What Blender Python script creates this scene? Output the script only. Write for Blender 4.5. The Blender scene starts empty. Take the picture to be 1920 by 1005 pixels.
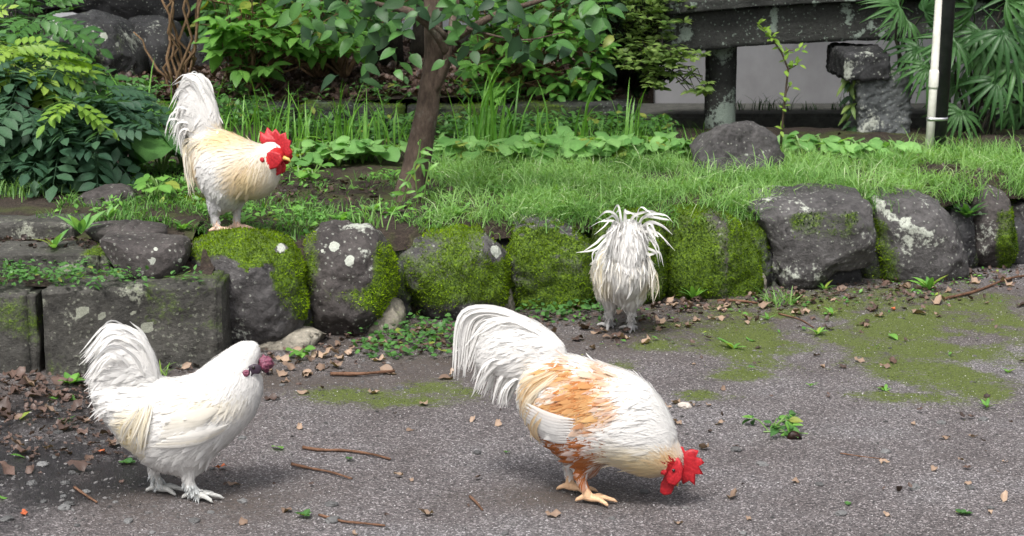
import bpy, bmesh, math, random
import numpy as np
from mathutils import Vector, Matrix, noise
from mathutils.bvhtree import BVHTree

# ------------------------------------------------------------------ camera
S = bpy.context.scene
F_PX, PITCH, CAM_H = 3583.0, math.radians(11.5), 1.5
camd = bpy.data.cameras.new('camera'); cam = bpy.data.objects.new('camera', camd)
S.collection.objects.link(cam); S.camera = cam
cam.location = (0, 0, CAM_H); cam.rotation_euler = (math.pi/2 - PITCH, 0, 0)
camd.sensor_width = 36; camd.lens = 36*F_PX/1920
camd.clip_start = 0.1; camd.clip_end = 500
camd.dof.use_dof = True; camd.dof.focus_distance = 5.3; camd.dof.aperture_fstop = 14.0
# ------------------------------------------------------------------ sky and sun (bright overcast)
SUN_EL, SUN_AZ = math.radians(58), math.radians(200)
w = bpy.data.worlds.new('World'); S.world = w; w.use_nodes = True
nt = w.node_tree; nt.nodes.clear()
sky = nt.nodes.new('ShaderNodeTexSky'); sky.sky_type = 'NISHITA'; sky.sun_disc = False
sky.sun_elevation = SUN_EL; sky.sun_rotation = SUN_AZ
sky.air_density = 1.0; sky.dust_density = 6.0; sky.ozone_density = 1.0
hs = nt.nodes.new('ShaderNodeHueSaturation'); hs.inputs['Saturation'].default_value = 0.3
bg = nt.nodes.new('ShaderNodeBackground'); bg.inputs['Strength'].default_value = 0.11
wo = nt.nodes.new('ShaderNodeOutputWorld')
nt.links.new(sky.outputs[0], hs.inputs['Color']); nt.links.new(hs.outputs[0], bg.inputs[0]); nt.links.new(bg.outputs[0], wo.inputs[0])
sund = bpy.data.lights.new('sun', 'SUN'); sun = bpy.data.objects.new('sun', sund); S.collection.objects.link(sun)
sund.energy = 1.5; sund.angle = math.radians(12); sund.color = (1.0, 0.97, 0.93)
sdir = Vector((math.sin(SUN_AZ)*math.cos(SUN_EL), math.cos(SUN_AZ)*math.cos(SUN_EL), math.sin(SUN_EL)))
sun.rotation_euler = sdir.to_track_quat('Z', 'Y').to_euler(); sun.location = (0, 0, 20)
S.view_settings.view_transform = 'Standard'; S.view_settings.look = 'None'
S.view_settings.exposure = 1.12; S.view_settings.gamma = 1.0
S.cycles.use_adaptive_sampling = True; S.cycles.adaptive_threshold = 0.02
S.cycles.use_denoising = True
S.cycles.max_bounces = 6; S.cycles.diffuse_bounces = 4; S.cycles.transparent_max_bounces = 4

# ------------------------------------------------------------------ helpers
COL = S.collection
RNG = np.random.default_rng(7); random.seed(7)
SP, CP = math.sin(PITCH), math.cos(PITCH)
def ray(px, py):
    x, y = (px-960)/F_PX, (502.5-py)/F_PX
    return Vector((x, CP + y*SP, -SP + y*CP))
def at_z(px, py, z=0.0):
    d = ray(px, py); t = (z-CAM_H)/d.z
    return Vector((d.x*t, d.y*t, z))
def at_y(px, py, Y):
    d = ray(px, py); t = Y/d.y
    return Vector((d.x*t, Y, CAM_H + d.z*t))
def to_px(x, y, z):
    dz = z-CAM_H
    dep = y*CP - dz*SP; up = y*SP + dz*CP
    return 960 + F_PX*x/dep, 502.5 - F_PX*up/dep

def np_mesh(name, V, F, cols=None, smooth=True):
    V = np.asarray(V, dtype=np.float32); F = np.asarray(F, dtype=np.int32)
    me = bpy.data.meshes.new(name); k = F.shape[1]
    me.vertices.add(len(V)); me.vertices.foreach_set('co', V.ravel())
    me.loops.add(F.size); me.loops.foreach_set('vertex_index', F.ravel())
    me.polygons.add(len(F)); me.polygons.foreach_set('loop_start', np.arange(0, F.size, k, dtype=np.int32))
    me.polygons.foreach_set('use_smooth', np.full(len(F), smooth))
    if cols is not None: set_col(me, cols)
    me.update(calc_edges=True); me.validate()
    return me
def set_col(me, cols):
    c = np.ones((len(me.vertices), 4), dtype=np.float32); cols = np.asarray(cols); c[:, :cols.shape[1]] = cols
    a = me.color_attributes.new('Col', 'FLOAT_COLOR', 'POINT'); a.data.foreach_set('color', c.ravel())
def py_mesh(name, V, F, cols=None, smooth=False):
    me = bpy.data.meshes.new(name); me.from_pydata([tuple(v) for v in V], [], F)
    if smooth: me.polygons.foreach_set('use_smooth', [True]*len(me.polygons))
    if cols is not None: set_col(me, cols)
    me.update(); return me
def link(name, me, mat=None, parent=None, kind=None):
    o = bpy.data.objects.new(name, me); COL.objects.link(o)
    if mat and me is not None and not me.materials: me.materials.append(mat)
    if parent: o.parent = parent
    if kind: o['kind'] = kind
    return o
def tag(o, label, cat, group=None, kind=None):
    o['label'] = label; o['category'] = cat
    if group: o['group'] = group
    if kind: o['kind'] = kind
    return o
def thing(name, loc, label, cat, group=None, rz=0):
    o = bpy.data.objects.new(name, None); COL.objects.link(o); o.location = loc; o.rotation_euler = (0, 0, rz)
    o.empty_display_size = 0.05
    return tag(o, label, cat, group)
def frame(t, n):
    t = Vector(t).normalized(); n = Vector(n); b = n.cross(t)
    if b.length < 1e-4: b = Vector((0.3, 1, 0.2)).cross(t)
    b.normalize(); n = t.cross(b)
    return Matrix(((t.x, b.x, n.x), (t.y, b.y, n.y), (t.z, b.z, n.z)))
def put(name, me, mat, parent, pos, t, n, s=1.0):
    o = link(name, me, mat, parent)
    m = frame(t, n).to_4x4(); m.translation = Vector(pos) - (parent.location if parent else Vector())
    o.matrix_basis = m @ Matrix.Diagonal((s, s, s, 1)); return o
def np_frames(T, N):
    T = T/np.linalg.norm(T, axis=1, keepdims=True)
    B = np.cross(N, T); B /= np.linalg.norm(B, axis=1, keepdims=True)+1e-9
    N = np.cross(T, B)
    return np.stack([T, B, N], axis=2)
def mass(tv, tf, T, N, P, sc, cols, tcol=None):
    """many copies of a template: returns V, F, C"""
    tv = np.asarray(tv, dtype=np.float32); tf = np.asarray(tf, dtype=np.int32)
    T, N, P = map(lambda a: np.asarray(a, dtype=np.float32), (T, N, P)); k = len(P)
    R = np_frames(T, N); sc = np.asarray(sc, dtype=np.float32)
    if sc.ndim == 1: sc = sc[:, None]*np.ones(3, dtype=np.float32)
    V = np.einsum('kij,knj->kni', R, tv[None]*sc[:, None, :]) + P[:, None, :]
    F = tf[None] + (np.arange(k)*len(tv))[:, None, None]
    C = np.repeat(np.asarray(cols, dtype=np.float32)[:, None, :], len(tv), axis=1)
    if tcol is not None: C = C*np.asarray(tcol, dtype=np.float32)[None, :, None]
    return V.reshape(-1, 3), F.reshape(-1, tf.shape[1]), C.reshape(-1, C.shape[2])
def catmull(pts, n=8, closed=False):
    P = [np.array(p, float) for p in pts]; out = []; m = len(P)
    rng = range(m if closed else m-1)
    for i in rng:
        p0 = P[(i-1) % m] if closed or i > 0 else 2*P[0]-P[1]
        p1, p2 = P[i], P[(i+1) % m]
        p3 = P[(i+2) % m] if closed or i+2 < m else 2*P[-1]-P[-2]
        for k in range(n):
            t = k/n
            out.append(.5*((2*p1)+(-p0+p2)*t+(2*p0-5*p1+4*p2-p3)*t*t+(-p0+3*p1-3*p2+p3)*t**3))
    if not closed: out.append(P[-1])
    return np.array(out)
def tube(path, radii, sides=8, rough=0.0, seed=0):
    path = [Vector(p) for p in path]; V = []; F = []; r = random.Random(seed)
    for i, p in enumerate(path):
        t = (path[min(i+1, len(path)-1)]-path[max(i-1, 0)]).normalized()
        a = t.cross(Vector((0.13, 0.97, 0.21))).normalized(); b = t.cross(a)
        for k in range(sides):
            an = 2*math.pi*k/sides
            rr = radii[i]*(1+rough*(r.random()-.5))
            V.append(p + (a*math.cos(an)+b*math.sin(an))*rr)
    for i in range(len(path)-1):
        for k in range(sides):
            F.append((i*sides+k, i*sides+(k+1) % sides, (i+1)*sides+(k+1) % sides, (i+1)*sides+k))
    n = len(V); V.append(path[0]); V.append(path[-1]); L = (len(path)-1)*sides
    for k in range(sides):
        F.append((n, (k+1) % sides, k)); F.append((n+1, L+k, L+(k+1) % sides))
    return V, F
def tubes(parts, sides=7):
    V, F = [], []
    for (path, rad) in parts:
        v, f = tube(path, rad, sides); o = len(V); V += v; F += [tuple(i+o for i in q) for q in f]
    return V, F
def rbox(x0, x1, y0, y1, z0, z1, bev=.01):
    bm = bmesh.new(); bmesh.ops.create_cube(bm, size=1)
    for v in bm.verts:
        v.co = Vector(((x0+x1)/2+v.co.x*(x1-x0), (y0+y1)/2+v.co.y*(y1-y0), (z0+z1)/2+v.co.z*(z1-z0)))
    if bev: bmesh.ops.bevel(bm, geom=bm.edges[:], offset=bev, segments=2, affect='EDGES')
    me = bpy.data.meshes.new('box'); bm.to_mesh(me); bm.free(); return me

# ------------------------------------------------------------------ materials
class NB:
    def __init__(s, name):
        s.m = bpy.data.materials.new(name); s.m.use_nodes = True; s.t = s.m.node_tree; s.t.nodes.clear()
        s.out = s.n('ShaderNodeOutputMaterial')
    def n(s, t, **kw):
        o = s.t.nodes.new(t)
        for k, v in kw.items(): setattr(o, k, v)
        return o
    def l(s, a, b): s.t.links.new(a, b)
    def setin(s, sock, v):
        if hasattr(v, 'is_output') or isinstance(v, bpy.types.NodeSocket): s.l(v, sock)
        else: sock.default_value = v
    def obj(s): return s.n('ShaderNodeTexCoord').outputs['Object']
    def noise(s, scale, detail=4, rough=.55, vec=None):
        o = s.n('ShaderNodeTexNoise'); o.inputs['Scale'].default_value = scale; o.inputs['Detail'].default_value = detail
        o.inputs['Roughness'].default_value = rough
        if vec is not None: s.l(vec, o.inputs['Vector'])
        return o.outputs['Fac']
    def voro(s, scale, vec=None, out='Distance', feat='F1'):
        o = s.n('ShaderNodeTexVoronoi', feature=feat); o.inputs['Scale'].default_value = scale
        if vec is not None: s.l(vec, o.inputs['Vector'])
        return o.outputs[out]
    def ramp(s, fac, stops):
        o = s.n('ShaderNodeValToRGB'); e = o.color_ramp.elements
        while len(e) < len(stops): e.new(0.5)
        for i, (p, c) in enumerate(stops):
            e[i].position = p; e[i].color = (*c, 1) if not np.isscalar(c) else (c, c, c, 1)
        s.l(fac, o.inputs[0]); return o.outputs[0]
    def mix(s, fac, a, b, mode='MIX'):
        o = s.n('ShaderNodeMix', data_type='RGBA', blend_type=mode)
        s.setin(o.inputs[0], fac); 
        for i, v in ((6, a), (7, b)):
            if isinstance(v, (tuple, list)): v = (*v[:3], 1)
            s.setin(o.inputs[i], v)
        return o.outputs[2]
    def math(s, op, a, b=0.0, c=None, clamp=False):
        o = s.n('ShaderNodeMath', operation=op, use_clamp=clamp); s.setin(o.inputs[0], a); s.setin(o.inputs[1], b)
        if c is not None: s.setin(o.inputs[2], c)
        return o.outputs[0]
    def attr(s, name='Col'):
        o = s.n('ShaderNodeAttribute', attribute_name=name); sp = s.n('ShaderNodeSeparateColor'); s.l(o.outputs['Color'], sp.inputs[0])
        return o.outputs['Color'], sp.outputs[0], sp.outputs[1], sp.outputs[2]
    def bump(s, h, strength, dist):
        o = s.n('ShaderNodeBump'); o.inputs['Strength'].default_value = strength; o.inputs['Distance'].default_value = dist
        s.l(h, o.inputs['Height']); return o.outputs[0]
    def bsdf(s, col, rough=.8, normal=None, transl=0.0, tcol=None, spec=.4, sheen=0, metal=0, coat=0):
        p = s.n('ShaderNodeBsdfPrincipled')
        s.setin(p.inputs['Base Color'], (*col, 1) if isinstance(col, (tuple, list)) else col)
        s.setin(p.inputs['Roughness'], rough); s.setin(p.inputs['Specular IOR Level'], spec); p.inputs['Metallic'].default_value = metal
        if sheen: p.inputs['Sheen Weight'].default_value = sheen
        if coat: p.inputs['Coat Weight'].default_value = coat
        if normal is not None: s.l(normal, p.inputs['Normal'])
        sh = p.outputs[0]
        if transl:
            t = s.n('ShaderNodeBsdfTranslucent'); s.setin(t.inputs[0], tcol if tcol is not None else ((*col, 1) if isinstance(col, (tuple, list)) else col))
            mx = s.n('ShaderNodeMixShader'); mx.inputs[0].default_value = transl; s.l(sh, mx.inputs[1]); s.l(t.outputs[0], mx.inputs[2]); sh = mx.outputs[0]
        s.l(sh, s.out.inputs[0]); return s.m
def leaf_mat(name, c1, c2, rough=.42, transl=.35, spec=.32, yel=0):
    """colour between c1 and c2 by object random and the R channel, G channel = vein tone"""
    b = NB(name); _, r, g, _b = b.attr()
    oi = b.n('ShaderNodeObjectInfo').outputs['Random']
    f = b.math('ADD', b.math('MULTIPLY', r, .7), b.math('MULTIPLY', oi, .6), clamp=True)
    f = b.math('SUBTRACT', f, .15, clamp=True)
    c = b.mix(f, c1, c2)
    if yel: c = b.mix(b.math('MULTIPLY', b.math('GREATER_THAN', b.math('FRACT', b.math('MULTIPLY', b.math('ADD', oi, r), 7.31)), .96), .5), c, (.33, .3, .05))
    c = b.mix(1.0, c, b.ramp(b.noise(38, 3, vec=b.obj()), [(.3, .78), (.7, 1.15)]), 'MULTIPLY')
    gm = b.n('ShaderNodeCombineColor'); [b.l(g, gm.inputs[i]) for i in range(3)]
    c = b.mix(1.0, c, gm.outputs[0], 'MULTIPLY')
    tc = b.mix(1.0, c, (1.5, 1.6, .6), 'MULTIPLY')
    return b.bsdf(c, rough, transl=transl, tcol=tc, spec=spec)
M = {}
M['leaf_light'] = leaf_mat('leaf_light', (.06, .17, .035), (.2, .41, .08), yel=1)
M['leaf_mid'] = leaf_mat('leaf_mid', (.03, .09, .03), (.095, .22, .055), yel=1)
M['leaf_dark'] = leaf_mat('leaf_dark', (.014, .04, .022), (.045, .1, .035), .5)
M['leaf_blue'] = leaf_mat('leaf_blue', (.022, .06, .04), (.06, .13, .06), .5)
M['leaf_lime'] = leaf_mat('leaf_lime', (.11, .23, .03), (.25, .36, .06))
M['leaf_olive'] = leaf_mat('leaf_olive', (.07, .14, .03), (.27, .37, .11))
M['leaf_pale'] = leaf_mat('leaf_pale', (.06, .18, .04), (.27, .48, .16), .45, yel=1)
M['grass'] = leaf_mat('grass', (.055, .165, .028), (.27, .45, .15), .55, .4)
M['grass_pale'] = leaf_mat('grass_pale', (.3, .42, .2), (.5, .58, .36), .6, .3)
M['blade'] = leaf_mat('blade', (.08, .22, .03), (.2, .42, .07), .4, .35)
M['moss'] = leaf_mat('moss', (.016, .042, .003), (.27, .42, .012), .9, .25, .1)
M['dry_leaf'] = leaf_mat('dry_leaf', (.075, .045, .034), (.4, .29, .21), .55, .1, .3)
M['dry_dark'] = leaf_mat('dry_dark', (.022, .015, .013), (.14, .09, .072), .5, .1, .35)
M['ground_moss'] = leaf_mat('ground_moss', (.05, .07, .012), (.16, .2, .035), .9, .2, .1)
M['dry_red'] = leaf_mat('dry_red', (.3, .06, .02), (.5, .16, .07), .5, .12)
M['palm'] = leaf_mat('palm', (.025, .075, .025), (.07, .17, .045), .4, .25)

b = NB('feather'); c, *_ = b.attr()
M['feather'] = b.bsdf(c, .8, transl=.42, tcol=c, spec=.12, sheen=.1)
b = NB('bird_body'); c, *_ = b.attr()
nz = b.noise(120, 3, vec=b.obj())
M['bird_body'] = b.bsdf(b.mix(1.0, c, b.ramp(nz, [(.3, .8), (.7, 1.1)]), 'MULTIPLY'), .7, b.bump(b.voro(260, b.obj()), .5, .002), spec=.3)
b = NB('comb_red'); nz = b.noise(160, 4, vec=b.obj())
M['comb_red'] = b.bsdf(b.ramp(nz, [(.3, (.27, .006, .012)), (.7, (.5, .02, .028))]), .5, b.bump(nz, .6, .002), transl=.1, tcol=(.8, .03, .03, 1), spec=.4)
b = NB('comb_mulberry'); nz = b.noise(220, 4, vec=b.obj())
M['comb_mulberry'] = b.bsdf(b.ramp(nz, [(.3, (.09, .025, .05)), (.7, (.24, .07, .11))]), .42, b.bump(nz, .8, .003))
M['face_dark'] = NB('face_dark').bsdf((.03, .018, .03), .5)
M['beak'] = NB('beak').bsdf((.62, .42, .12), .35)
M['eye'] = NB('eye').bsdf((.01, .008, .006), .1, coat=.5)

def bark_mat(name, c1, c2, c3=None):
    b = NB(name); o = b.obj(); mp = b.n('ShaderNodeMapping'); b.l(o, mp.inputs[0]); mp.inputs['Scale'].default_value = (1, 1, .35)
    n1 = b.noise(18, 8, .65, o); n2 = b.noise(90, 5, .6, mp.outputs[0]); 
    c = b.ramp(n1, [(.3, c1), (.7, c2)])
    if c3: c = b.mix(b.ramp(b.noise(9, 6, .7, o), [(.55, 0.), (.66, 1.)]), c, c3)
    c = b.mix(1.0, c, b.ramp(n2, [(.3, .6), (.7, 1.15)]), 'MULTIPLY')
    return b.bsdf(c, .85, b.bump(n2, .8, .008), spec=.2)
M['bark'] = bark_mat('bark', (.06, .043, .033), (.125, .092, .072), (.13, .125, .1))
M['bark_dark'] = bark_mat('bark_dark', (.018, .015, .012), (.05, .045, .035), (.05, .07, .03))
M['stem'] = bark_mat('stem', (.12, .075, .04), (.24, .155, .09))
M['twig'] = bark_mat('twig', (.07, .035, .02), (.2, .11, .07))
M['green_stem'] = NB('green_stem').bsdf((.1, .19, .04), .5)

def rock_mat(name, c1, c2, lich=(.36, .38, .33)):
    """Col: R moss cover, G lichen cover"""
    b = NB(name); o = b.obj(); _, r, g, _b = b.attr()
    n1 = b.noise(7, 8, .62, o); n2 = b.noise(60, 6, .65, o); n3 = b.noise(260, 3, .6, o)
    c = b.ramp(n1, [(.3, c1), (.68, c2)])
    c = b.mix(1.0, c, b.ramp(n2, [(.28, .5), (.5, .95), (.72, 1.3)]), 'MULTIPLY')
    # small lichen flecks and big round lichen rosettes
    fl = b.math('LESS_THAN', b.voro(48, o), b.math('MULTIPLY', b.noise(5, 5, .6, o), .42))
    fl = b.math('MULTIPLY', fl, b.ramp(b.noise(120, 3, .6, o), [(.4, 0.), (.55, 1.)]))
    ls = b.math('MULTIPLY', b.math('ADD', b.math('MULTIPLY', n2, .8), b.math('SUBTRACT', g, .62)), 9., clamp=True)
    c = b.mix(b.math('MULTIPLY', fl, .55), c, lich)
    c = b.mix(ls, c, b.ramp(n3, [(.3, tuple(.75*k for k in lich)), (.7, tuple(min(1, 1.25*k) for k in lich))]))
    # moss
    mf = b.math('ADD', b.math('MULTIPLY', b.math('SUBTRACT', n2, .5), 1.1), r)
    mf = b.math('MULTIPLY', b.math('SUBTRACT', mf, .38), 2.6, clamp=True)
    mc = b.ramp(b.noise(140, 4, .6, o), [(.3, (.013, .03, .003)), (.5, (.05, .09, .006)), (.72, (.15, .24, .01))])
    c = b.mix(mf, c, mc)
    h = b.math('ADD', b.math('MULTIPLY', n2, .8), b.math('MULTIPLY', n3, .3))
    return b.bsdf(c, b.math('MULTIPLY_ADD', mf, .2, .68), b.bump(h, .75, .012), spec=.35)
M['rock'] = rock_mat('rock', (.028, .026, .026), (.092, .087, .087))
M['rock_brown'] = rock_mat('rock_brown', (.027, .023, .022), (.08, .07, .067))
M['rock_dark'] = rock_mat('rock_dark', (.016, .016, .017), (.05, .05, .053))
M['rock_block'] = rock_mat('rock_block', (.028, .027, .024), (.075, .072, .063), (.24, .25, .2))
M['mortar'] = rock_mat('mortar', (.16, .145, .115), (.36, .33, .27), (.45, .43, .38))
M['bridge_stone'] = rock_mat('bridge_stone', (.013, .014, .013), (.04, .042, .038), (.22, .27, .23))
M['pecked'] = rock_mat('pecked', (.05, .056, .058), (.15, .16, .162))

b = NB('path_gravel'); o = b.obj(); _, r, g, bb = b.attr()
v1 = b.voro(250, o, 'Color'); sp = b.n('ShaderNodeSeparateColor'); b.l(v1, sp.inputs[0])
vd = b.voro(250, o); n1 = b.noise(2.2, 6, .6, o); n2 = b.noise(55, 6, .65, o)
c = b.ramp(sp.outputs[0], [(0., (.03, .028, .03)), (.5, (.094, .088, .087)), (.8, (.145, .136, .134)), (.93, (.24, .23, .23)), (1., (.38, .37, .365))])
c = b.mix(1.0, c, b.ramp(n1, [(.3, (.66, .6, .6)), (.5, (.95, .9, .92)), (.7, (1.2, 1.2, 1.25))]), 'MULTIPLY')
c = b.mix(b.math('MULTIPLY', b.math('ADD', bb, b.math('SUBTRACT', n2, .5)), 1.0, clamp=True), c, b.ramp(n2, [(.3, (.028, .022, .019)), (.7, (.085, .066, .055))]))
mf = b.math('MULTIPLY', b.math('SUBTRACT', b.math('ADD', b.math('MULTIPLY', b.math('SUBTRACT', n2, .5), 1.8), r), .42), 2.6, clamp=True)
c = b.mix(mf, c, b.ramp(b.noise(170, 4, .6, o), [(.3, (.03, .042, .01)), (.7, (.11, .14, .025))]))
gw_ = b.math('MULTIPLY', b.math('SUBTRACT', b.math('ADD', g, b.math('MULTIPLY', b.math('SUBTRACT', n2, .5), 1.2)), .25), 2., clamp=True)
c = b.mix(b.math('MULTIPLY', gw_, .88), c, (.012, .011, .013))
ro = b.math('MULTIPLY_ADD', gw_, -.6, .88)
h = b.math('ADD', b.math('MULTIPLY', vd, .6), n2)
M['path'] = b.bsdf(c, ro, b.bump(h, .7, .006), spec=.4)
b = NB('soil'); o = b.obj(); n1 = b.noise(5, 6, .6, o); n2 = b.noise(80, 6, .7, o)
c = b.ramp(n2, [(.25, (.012, .009, .007)), (.5, (.038, .028, .022)), (.75, (.09, .066, .053))])
c = b.mix(b.ramp(n1, [(.5, 0.), (.62, .6)]), c, (.06, .08, .018))
M['soil'] = b.bsdf(c, .9, b.bump(n2, .9, .015), spec=.25)
b = NB('pebble'); c, *_ = b.attr(); M['pebble'] = b.bsdf(c, .6, spec=.4)
b = NB('plaster'); o = b.obj(); mp = b.n('ShaderNodeMapping'); b.l(o, mp.inputs[0]); mp.inputs['Scale'].default_value = (1, 1, .8)
c = b.ramp(b.noise(3, 6, .6, mp.outputs[0]), [(.3, (.29, .29, .3)), (.7, (.43, .43, .45))]); M['plaster'] = b.bsdf(c, .9)
b = NB('concrete'); o = b.obj(); c = b.ramp(b.noise(20, 8, .7, o), [(.3, (.06, .062, .055)), (.7, (.16, .16, .145))]); M['concrete'] = b.bsdf(c, .9, b.bump(b.noise(90, 5, .7, o), .5, .006))
b = NB('grey_paving'); o = b.obj(); c = b.ramp(b.noise(40, 8, .7, o), [(.3, (.22, .22, .23)), (.7, (.36, .36, .38))]); M['grey_paving'] = b.bsdf(c, .85)
b = NB('black_paint'); o = b.obj(); c = b.ramp(b.noise(25, 6, .7, o), [(.4, (.012, .012, .016)), (.8, (.035, .033, .04))]); M['black_paint'] = b.bsdf(c, .42, b.bump(b.noise(200, 3, .6, o), .1, .001))
b = NB('white_plastic'); o = b.obj(); c = b.ramp(b.noise(14, 8, .7, o), [(.35, (.5, .49, .43)), (.65, (.72, .71, .66))]); M['white_plastic'] = b.bsdf(c, .5)
M['steel'] = NB('steel').bsdf((.55, .55, .56), .35, metal=.9)
M['dark_gloss'] = NB('dark_gloss').bsdf((.008, .009, .008), .12, spec=.5)
# ------------------------------------------------------------------ ground
WL = [(-900, 770), (-200, 722), (200, 705), (500, 655), (800, 612), (1000, 585), (1300, 560), (1700, 530), (1850, 507), (2300, 470)]
WLp = [at_z(a, c) for a, c in WL]
WX = np.array([p.x for p in WLp]); WY = np.array([p.y for p in WLp])
def wall_y(x): return float(np.interp(x, WX, WY))
def fbm(x, y, z=0., o=4): return noise.fractal(Vector((x, y, z)), 1.0, 2.0, o)
def sstep(a, b_, x):
    t = min(1, max(0, (x-a)/(b_-a))); return t*t*(3-2*t)
def path_z(x, y):
    return .010*fbm(x*1.3, y*1.3, 3.1) + .004*fbm(x*9, y*9, 1.7, 3) if y < 9 else -.02
DITCH = (.62, 2.75, 9.28, 10.75)
def terr_z(x, y):
    z = .325 + .05*sstep(-.95, -1.25, x) + .018*fbm(x*1.1, y*1.1, 9.) + .008*fbm(x*6, y*6, 4., 3)
    z -= (.02*sstep(.4, .1, y-wall_y(x))+.10*sstep(.17, .05, y-wall_y(x)))*(0 if x < -1.02 else 1)
    if x > .5 and y > 9.1:
        s = sstep(DITCH[0]-.12, DITCH[0]+.1, x)*sstep(DITCH[2]-.1, DITCH[2]+.15, y)*sstep(DITCH[3]+.9, DITCH[3]+.8, y)*sstep(DITCH[1]+.2, DITCH[1], x)
        z = z*(1-s) + (-.03)*s
    return z
MOSS_P = [(1680, 610, 380, 75), (1480, 640, 220, 50), (1800, 690, 200, 60), (1640, 655, 150, 22), (1820, 610, 150, 30), (1460, 590, 110, 14), (1780, 670, 180, 40), (1560, 610, 120, 20), (1700, 745, 110, 13), (1860, 740, 90, 18), (640, 745, 90, 16), (820, 735, 90, 20), (740, 750, 110, 20), (1150, 690, 60, 12), (1250, 655, 60, 12), (1380, 700, 70, 12), (1890, 655, 90, 30), (1320, 745, 60, 10)]
WET_P = [(60, 840, 190, 110), (0, 920, 230, 80), (140, 760, 150, 45), (230, 880, 100, 50)]
SOIL_SHADE_P = [(1300, 590, 700, 60), (420, 720, 480, 34), (120, 760, 330, 70), (300, 930, 260, 60), (1000, 640, 350, 40), (1250, 600, 300, 30), (820, 690, 260, 50), (1700, 560, 500, 22), (1060, 930, 160, 25), (700, 640, 250, 24)]  # brown soil patches; the ellipse under the pecking rooster paints its soft shadow
def ell(L, px, py, soft=.35):
    v = 0
    for (cx, cy, a, b_) in L:
        d = math.hypot((px-cx)/a, (py-cy)/b_); v = max(v, 1-sstep(1-soft, 1+soft, d))
    return v
def grid_mesh(name, xs, ys, zf, colf=None):
    nx, ny = len(xs), len(ys); V = np.zeros((ny, nx, 3)); C = np.zeros((ny, nx, 3))
    for j in range(ny):
        for i in range(nx):
            y = ys[j](xs[i]) if callable(ys[j]) else ys[j]
            V[j, i] = (xs[i], y, zf(xs[i], y))
            if colf: C[j, i] = colf(xs[i], y)
    idx = np.arange(nx*ny).reshape(ny, nx)
    Fq = np.stack([idx[:-1, :-1], idx[:-1, 1:], idx[1:, 1:], idx[1:, :-1]], -1).reshape(-1, 4)
    return np_mesh(name, V.reshape(-1, 3), Fq, C.reshape(-1, 3) if colf else None)
def pcol(x, y):
    if not (3.3 < y < 8 and abs(x) < 2.7): return (0, 0, .2)
    px, py = to_px(x, y, 0); n = fbm(x*3.5, y*3.5, 7.); n2 = fbm(x*9, y*9, 2.)
    m = ell(MOSS_P, px, py, 1.)*(.9+.8*n+.6*n2)
    wv = ell(WET_P, px, py, .7)*(.8+.5*n); s = ell(SOIL_SHADE_P, px, py, .8)*(.75+.4*n)
    return (max(0, m), min(1, max(0, wv)), max(0, s))
xs = np.concatenate([[-60, -30, -12, -6, -4, -3], np.arange(-2.6, 2.9, .03), [3.2, 4, 6, 12, 30, 60]])
ys = np.concatenate([[-20, -5, 0, 2, 3], np.arange(3.5, 7.9, .03), [8.3, 9, 12, 30, 80]])
link('path', grid_mesh('path', xs, list(ys), path_z, pcol), M['path'], kind='structure')
xs = np.concatenate([[-60, -30, -12, -6, -4, -3], np.arange(-2.4, 3.0, .05), [3.4, 4, 6, 12, 30, 60]])
def edge_y(x):
    return 6.4 if x < -1.02 else wall_y(x)+.11
offs = [0, .03, .06, .09, .12]+list(np.arange(.15, 5.2, .05)) + [6, 8, 12, 20, 40, 70]
ysf = [(lambda x, o=o: edge_y(x)+o) for o in offs]
link('terrace', grid_mesh('terrace', xs, ysf, lambda x, y: terr_z(x, y) if y < 14 else .33), M['soil'], kind='structure')

# raised bed behind the low mossy kerb
BED_Y = 9.05
def bed_z(x, y): return .455 + .02*fbm(x*1.5, y*1.5, 5.) + .006*fbm(x*8, y*8, 2., 3) + .012*(y-9)
xb = np.concatenate([[-40, -15, -6, -4], np.arange(-3, .56, .08), [.6]]); yb = list(np.concatenate([np.arange(BED_Y+.1, 12.5, .08), [14, 20, 40, 70]]))
link('garden_bed', grid_mesh('garden_bed', xb, yb, bed_z), M['soil'], kind='structure')
# grey paved way crossing far behind
g = grid_mesh('far_path', np.arange(-9, 3, .5), [12.6, 13.0, 13.5, 14.0], lambda x, y: bed_z(x, y)+.03); link('far_path', g, M['grey_paving'], kind='structure')
# near-black glossy sheet in the ditch under the bridge
g = py_mesh('ditch_sheet', [(DITCH[0]-.1, DITCH[2], .03), (DITCH[1]+.2, DITCH[2], .03), (DITCH[1]+.2, DITCH[3]+.6, .03), (DITCH[0]-.1, DITCH[3]+.6, .03)], [(0, 1, 2, 3)])
link('ditch_sheet', g, M['dark_gloss'], kind='structure')

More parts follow.
